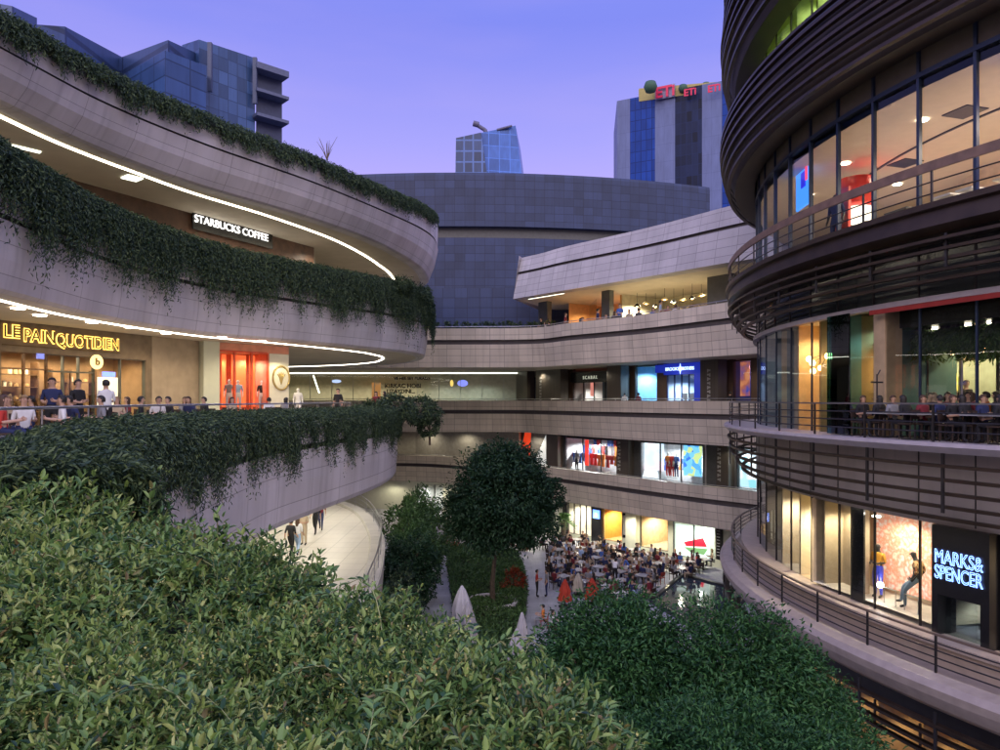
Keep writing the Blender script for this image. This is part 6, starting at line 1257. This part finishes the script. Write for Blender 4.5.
# --- bakery terrace: seated heads and waiters
seat_px = ((3, 15, 'red', 'brown', 1), (13, 17, 'beige', 'fair', 1), (24, 16, 'white', 'fair', 0), (31, 19, 'black', 'black', 0), (62, 16.5, 'white', 'black', 0), (76, 18, 'navy', 'black', 0), (101, 18, 'grey', 'black', 0), (117, 23, 'beige', 'fair', 1), (127, 24, 'maroon', 'brown', 1), (141, 21, 'black', 'black', 0), (157, 22, 'white', 'black', 0), (168, 22.5, 'black', 'black', 0), (185, 25, 'grey', 'brown', 1), (191, 23, 'navy', 'brown', 1), (204, 25, 'black', 'black', 0), (232, 28, 'beige', 'black', 1), (269, 30, 'white', 'black', 0), (283, 31, 'grey', 'black', 1))
LB = ['leftmost diner, in red, behind the bakery rail', 'fair-haired diner in beige near the left picture edge', 'grey-haired diner in white below the bakery sign start', 'dark-haired diner in black left of the standing waitress', 'diner in white facing out between the two standing waiters', 'dark-haired diner in navy below the waiter in black', 'diner in grey below the waiter in the white shirt', 'fair-haired diner in beige under the menu board', 'brown-haired diner in maroon at the right end of the shop window', 'bearded diner in black at the start of the stone wall', 'diner in white before the stone wall', 'black-haired diner in black before the stone wall', 'long-haired diner in grey near the end of the stone wall', 'long-haired diner in navy near the end of the stone wall', 'diner in black before the pale green pillar', 'long-haired diner in beige before the orange window', 'diner in white before the cream wall', 'long-haired diner in grey under the wall emblem']
for (px, Y, tp_, hr, lg), lb in zip(seat_px, LB):
    q = P(px, 400, Y); q.z = 11.6; fc = (R_.uniform(-1, 1), R_.choice((-1, -.6, .5)))
    person(R_.choice(('sit', 'sit_lean')), q, fc, tp_, 'navy', hr, bool(lg), lb, 'diners on the bakery terrace', scale=.95)
    c = bpy.data.objects.new('cafe_chair', CH[0]); col.objects.link(c); fv = Vector((*fc, 0)).normalized(); c.location = q-fv*.06; c.rotation_euler.z = math.atan2(fc[1], fc[0])+PI/2; tag(c, 'dark chair under the '+lb.split(',')[0].replace('leftmost diner', 'leftmost diner in red'), 'chair', 'chairs on the bakery terrace')
for px, Y, pose, fc, tp_, hr, lb in ((52, 18.5, 'hold', (.4, -1), 'navy', 'black', 'standing waitress in a dark apron with bare arms in front of the bakery'), (78, 20, 'hold', (1, -.3), 'black', 'black', 'standing waiter in black right of the waitress'), (106, 20.5, 'hold', (-.7, .5), 'white', 'black', 'standing man in a white shirt before the menu board'), (338, 36.5, 'stand', (-.2, -1), 'black', 'black', 'man in black standing behind the lower balcony planter')):
    q = P(px, 400, Y); person(pose, (q.x, q.y, 11.6), fc, tp_, 'black', hr, False, lb, scale=1.0 if px != 338 else 1.0)
for px, Y, tp_, lb in ((365, 60, 'red', 'distant visitor in red behind the planter, left of the tip'), (384, 58, 'black', 'distant visitor in black standing by the orange picture panel')):
    pass
for px, Y, tp_, lb, fc in ((376, 39, 'maroon', 'small dark seated figure behind the balcony planter', (0, -1)), (384.5, 38, 'black', 'woman in black leaning behind the balcony planter tip', (-1, 0))):
    q = P(px, 400, Y); person('stand', (q.x, q.y, 11.6), fc, tp_, 'black', 'black', True, lb, scale=.93)
# --- gallery visitors
for px, fr_, zf, d_, tp_, fc, lb in ((636, g2, 11.6, -1.2, 'white', (.3, 1), 'visitor in white before the blue shop on the second floor'), (646, g2, 11.6, -.8, 'maroon', (-.5, 1), 'visitor in maroon before the blue shop on the second floor'), (738, g2, 11.6, -.8, 'black', (-.5, 1), 'visitor in black before the city poster')):
    person('stand', fr_.L(fr_.s_px(px), d_, zf), fc, tp_, 'grey', 'black', False, lb)
for k in range(19):
    px = 572+k*7.6+R_.uniform(-2, 2); 
    if 620 < px < 633: continue
    tp_ = R_.choice(tops); q = g3.L(g3.s_px(px), -4.2+R_.uniform(-.6, .6), 18.0)
    person('sit' if k % 4 else 'hold', q, (R_.uniform(-1, 1), R_.uniform(-1, 1)), tp_, 'black', R_.choice(('black', 'brown')), bool(k % 2), f'cafe guest in {tp_} on the far upper terrace, {ORD[min(k, 12)] if k < 13 else ORD[18-k]+" from right"}'+(' from left' if k < 13 else ''), 'guests on the far upper cafe terrace', scale=1.22)
# --- tower restaurant guests
for k, (px, R, tp_, pose) in enumerate(((884, 22.0, 'black', 'hold'), (893, 22.0, 'black', 'sit'), (925, 21.4, 'maroon', 'sit_lean'), (934, 21.3, 'black', 'sit'), (952, 19.6, 'pink', 'stand'), (939, 19.6, 'black', 'stand'), (966, 19.4, 'black', 'stand'), (948, 21.5, 'maroon', 'sit'), (969, 21.6, 'black', 'sit'), (979, 21.5, 'maroon', 'sit_lean'), (986, 21.4, 'orange', 'sit'), (996, 21.6, 'black', 'sit'))):
    p = tp(tang(px, R), R); a = R_.uniform(2, 5)
    person(pose, (p.x, p.y, 11.6), (math.cos(a), math.sin(a)), tp_, 'black', 'black' if k % 3 else 'brown', bool(k % 2), ['guest in black standing beside the tan pillar', 'seated guest in black beside the tan pillar', 'seated guest in maroon left of the kitchen counter', 'second seated guest, in black, before the counter', 'cook in a pink top behind the counter', 'cook in black left of the one in pink', 'cook in black right of the one in pink', 'seated guest in maroon below the globe bulbs', 'seated guest in black right of the globe bulbs', 'long-haired guest in maroon near the right edge', 'seated guest in orange near the right edge', 'rightmost seated restaurant guest, in black'][k], 'restaurant guests in the tower', scale=1.05)
for k in range(11):
    px = 848+k*15; R = (23.2, 23.6, 23.35)[k % 3]; p = tp(tang(px, R), R); a = math.radians(tang(px, R)); s_ = 1 if k % 2 else -1; f_ = (-math.sin(a)*s_, math.cos(a)*s_); tp_ = ['navy', 'black', 'black', 'grey', 'black', 'maroon', 'navy', 'black', 'black', 'navy', 'black'][k]
    person(('sit_lean', 'sit', 'sit_back', 'sit')[k % 4], (p.x, p.y, 11.62), f_, tp_, 'black', ['black', 'brown'][k % 2], bool(k % 3), f'terrace diner in {tp_} behind the grey ring rail, '+(ORD[k]+' from the green screen'), 'diners on the tower terrace', skin=1, scale=.96)
    c = bpy.data.objects.new('cafe_chair', CH[0]); col.objects.link(c); c.location = (p.x-f_[0]*.06, p.y-f_[1]*.06, 11.62); c.rotation_euler.z = math.atan2(f_[1], f_[0])+PI/2; tag(c, 'dark chair on the tower terrace, '+ORD[k]+' from the green screen', 'chair', 'chairs on the tower terrace')
    if k % 2 == 0: p2 = tp(tang(px+7, R), R); table_obj((p2.x, p2.y, 11.62), a, 'dark-footed table on the tower terrace, '+ORD[k//2]+' from the green screen', group='tables on the tower terrace')
# --- mannequins
MAN = mat('mannequin_black', (.02, .02, .022), .3); DEN = mat('denim', (.22, .32, .42), .8); FLR = posterm('floral_cloth', [(.3, .1, .04), (.6, .4, .2), (.12, .06, .03), (.5, .15, .05)], 14, .0); ORG = mat('orange_top', (.75, .35, .04), .7); BLS = mat('blue_satin', (.05, .06, .5), .3)
frM = pxfr(862, 937)
pz = tp(tang(916, 22.0), 22.0)
person('perch', (pz.x, pz.y, 6.22), (-frM.e.x-.4*frM.n.x, -frM.e.y-.4*frM.n.y), 'white', 'white', None, False, 'black-headed mannequin in a floral blouse and pale jeans in the fashion window', name='mannequin', cat='mannequin', scale=1.12, mats=(MAN, FLR, DEN, MAN, MAN))
pz = tp(tang(878, 22.1), 22.1)
person('hold', (pz.x, pz.y, 6.22), (-.9, -.5), 'white', 'white', None, False, 'black mannequin in an orange top and blue skirt beside the spotlight', name='mannequin', cat='mannequin', scale=1.05, mats=(MAN, ORG, BLS, MAN, MAN))
for px, d_, tops_, lb in ((229, .7, 'grey', 'white-headed mannequin in grey blue, left of the orange window pair'), (238, .7, 'pale blue', 'white-headed mannequin in pale blue, right of the orange window pair'), (262, .6, 'black', 'white-headed mannequin in black at the right of the orange window'), (298, -.3, 'white', 'white mannequin by the glass past the cream wall')):
    person('stand', fC.L(fC.s_px(px, d_), d_, 11.6+(.5 if px < 290 else .1)), (.3, -1), tops_, 'white', None, False, lb, name='mannequin', cat='mannequin', mats=(WHITEP, CLOM[tops_], CLOM['white'], WHITEP, WHITEP))
gs = MB(); q = pxfr(826, 842); c = q.L(q.len*.5, .7, 20.15)
pz = tp(tang(836, 21.7), 21.7)
person('stand', (pz.x, pz.y, 18.3), (-.8, -.6), 'navy', 'navy', None, False, 'navy suit figure standing behind the upper shop glass', name='mannequin', cat='mannequin', scale=1.25, mats=(MAN, CLOM['navy'], CLOM['navy'], MAN, MAN))
# --- garments in the first floor windows
def garment_rack(fr, pa, pb, d_, z0_, cols, label, dummies=False):
    root = empty('clothes_rack', label, 'clothes rack'); s0_, s1_ = fr.s_px(pa, d_), fr.s_px(pb, d_); m = MB(); m.tube([fr.L(s0_, d_, z0_+1.5), fr.L(s1_, d_, z0_+1.5)], .02, 5)
    for s_ in (s0_, s1_): m.tube([fr.L(s_, d_, z0_), fr.L(s_, d_, z0_+1.5)], .02, 5)
    m.build('rail', STEEL, root); n = max(2, int((s1_-s0_)/.42)); RR = random.Random(int(pa*7))
    for i in range(n):
        s_ = s0_+(i+.5)*(s1_-s0_)/n; h = RR.uniform(.7, 1.15); m = MB(); c = fr.L(s_, d_, z0_+1.45-h/2); m.box(c, (.34, .12, h), fr.rz, 0, 0, .72)
        m.box(fr.L(s_-.2, d_, z0_+1.28), (.10, .1, .42), fr.rz); m.box(fr.L(s_+.2, d_, z0_+1.28), (.10, .1, .42), fr.rz); m.build('garment', CLOM[RR.choice(cols)], root)
garment_rack(g1, 570, 588, 1.0, 6.2, ['red', 'grey', 'white', 'blue'], 'rack of red and blue clothes at the left of the sportswear window'); garment_rack(g1, 590, 605, 1.3, 6.2, ['red', 'red', 'orange'], 'rack of red clothes in the middle of the sportswear window'); garment_rack(g1, 606, 618, .9, 6.2, ['black', 'green', 'orange', 'red'], 'rack of dark and orange clothes at the right of the sportswear window'); garment_rack(g1, 568, 618, 2.4, 6.9, ['red', 'blue', 'grey', 'green', 'orange', 'black', 'white'], 'long back rack of mixed clothes in the sportswear window'); garment_rack(g1, 644, 668, 2.2, 6.2, ['red', 'orange', 'pink', 'blue'], 'low rack of bright clothes behind the pale poster'); garment_rack(g1, 678, 700, 2.4, 6.3, ['green', 'blue', 'navy', 'orange'], 'rack of green and blue clothes at the right of the toy shop')
garment_rack(g1, 572, 600, 3.8, 7.4, ['blue', 'white', 'black', 'pale blue', 'red'], 'upper wall rail of small clothes on the left back wall'); garment_rack(g1, 601, 617, 3.8, 7.4, ['blue', 'white', 'black', 'red'], 'upper wall rail of small clothes on the right back wall')
m = MB(); g1.box(m, g1.s_px(585, .5), g1.s_px(588, .5), .5, .6, 6.6, 9.0); tag(m.build('banner', emis('banner_red', (.9, .05, .03), .9)), 'narrow red lit banner in the sportswear window', 'banner')
for px, a_, b_, lb in ((672, 'red', 'red', 'mannequin in red in the middle of the toy shop window'), (676.5, 'blue', 'navy', 'mannequin in blue beside the red one'), (668, 'orange', 'red', 'mannequin in orange and red beside the pale poster'), (577, 'grey', 'black', 'dark mannequin at the left of the sportswear window')):
    person('stand', g1.L(g1.s_px(px, .6), .6, 6.3 if px > 600 else 5.9), (-.8, -.6), a_, b_, None, False, lb, name='mannequin', cat='mannequin', mats=(WHITEP, CLOM[a_], CLOM[b_], WHITEP, WHITEP), scale=1.25)
garment_rack(g2, 575, 583, .8, 11.8, ['grey', 'white'], 'rack of pale suits in the black-fronted shop'); poster(g2, 581, 586, 378, 396, 1.6, emis('poster_coral', (.9, .22, .15), .8), 'coral red poster at the left of the black-fronted shop'); poster(g2, 591, 595, 377, 396, 1.6, emis('poster_coral2', (.85, .3, .25), .7), 'second coral poster beside the figures in the black-fronted shop')
garment_rack(g2, 668, 679, 1.2, 11.8, ['white', 'pale blue', 'beige'], 'rack of pale shirts in the left of the blue lit shop'); garment_rack(g2, 683, 694, 1.2, 11.8, ['beige', 'green', 'orange', 'white'], 'rack of coloured shirts in the right of the blue lit shop')
m = MB(); g2.box(m, g2.s_px(640, 1.6), g2.s_px(656, 1.6), 1.6, 2.2, 11.6, 12.5); tag(m.build('sales_counter', emis('counter_glow', (.5, .85, 1), .9)), 'glowing pale blue counter in the sky blue shop', 'counter')
m = MB(); g2.box(m, g2.s_px(640, 2.4), g2.s_px(657, 2.4), 2.4, 2.5, 13.0, 13.9); tag(m.build('wall_display', posterm('wall_display_print', [(.1, .2, .5), (.5, .25, .3), (.2, .4, .7)], 3, .5)), 'dark display panel over the glowing counter', 'display')
# vertical marks on the gallery columns
def pier_sign(fr, px, za, zb, d_, label, n=8):
    o = empty('column_sign', label, 'sign')
    for i in range(n):
        z = za+(zb-za)*(i+.5)/n; m = MB(); fr.box(m, fr.s_px(px)-.14, fr.s_px(px)+.14, d_-.03, d_, z-.06, z+.06); fr.box(m, fr.s_px(px)-(.14 if i % 2 else -.06), fr.s_px(px)-(.06 if i % 2 else -.14), d_-.03, d_, z-.14, z+.10); m.build('mark', mat('grey_mark', (.38, .38, .36), .6), o)
pier_sign(g1, 625, 6.6, 9.2, -.72, 'vertical row of grey marks on the first floor column right of the sportswear window'); pier_sign(g1, 725, 6.6, 9.2, -.72, 'vertical row of grey marks on the first floor column near the tower'); pier_sign(g2, 551, 12.6, 15.0, -1.22, 'vertical row of grey marks on the wide second floor column'); pier_sign(g2, 721, 12.6, 15.0, -1.22, 'vertical row of grey marks on the second floor column near the tower')

# pendant lamps and back shelf of the upper cafe
for k in range(9):
    px = 637+k*9.2; d_ = .4+(k % 3)*.7; p = g3.L(g3.s_px(px, d_), d_, 20.6+(k % 2)*.25)
    o = empty('pendant_lamp', ORD[k]+' pendant lamp from the left in the far cream cafe', 'lamp', 'pendant lamps of the far cafe'); m = MB(); m.lathe(p, [(.10, .22), (.30, 0), (.28, -.02)], 10); m.build('shade', [BLACK, mat('cream_shade', (.8, .7, .45), .6)][k % 2], o); m = MB(); m.lathe(p, [(0, -.08), (.09, -.04), (.11, .04), (0, .1)], 8); m.build('bulb', GLOBE, o); m = MB(); m.tube([p+Vector((0, 0, .2)), Vector((p.x, p.y, 21.8))], .015, 4); m.build('cord', BLACK, o)
for k, (pa, pb, c_) in enumerate(((640, 652, 'white'), (660, 676, 'black'), (684, 694, 'beige'), (697, 708, 'maroon'))):
    m = MB(); d_ = 3.0; g3.box(m, g3.s_px(pa, d_), g3.s_px(pb, d_), d_, d_+.35, 19.1, 19.95); g3.box(m, g3.s_px(pa, d_)+.1, g3.s_px(pb, d_)-.1, d_-.02, d_+.3, 20.0, 20.25); tag(m.build('cafe_cabinet', CLOM[c_]), c_+' cabinet against the back wall of the far cream cafe', 'cabinet')
# small linear lamps in the top soffit
for px, py, lb in ((23, 148, 'short linear lamp set in the top soffit at the far left'), (132, 178, 'pale square lamp in the top soffit above the terrace')):
    q = atz(px, py, 21.74); m = MB(); m.box((q.x, q.y, 21.73), (1.1 if px < 50 else .6, .16 if px < 50 else .6, .05), .9); tag(m.build('soffit_lamp', MATS['long_tube']), lb, 'ceiling light')
# goods along the sportswear back wall
for k in range(10):
    pa = 566+k*5.3; m = MB(); d_ = 4.3; g1.box(m, g1.s_px(pa, d_), g1.s_px(pa+4.2, d_), d_, d_+.1, 6.6+(k % 3)*.35, 8.9-(k % 4)*.3)
    tag(m.build('wall_picture', posterm('wall_print_'+'abcdefghij'[k], [tuple(R_.choice(list(CLO.values()))) for _ in range(4)], 2.5, .5)), ORD[k]+' printed panel from the left on the sportswear back wall', 'picture', 'panels on the sportswear back wall')
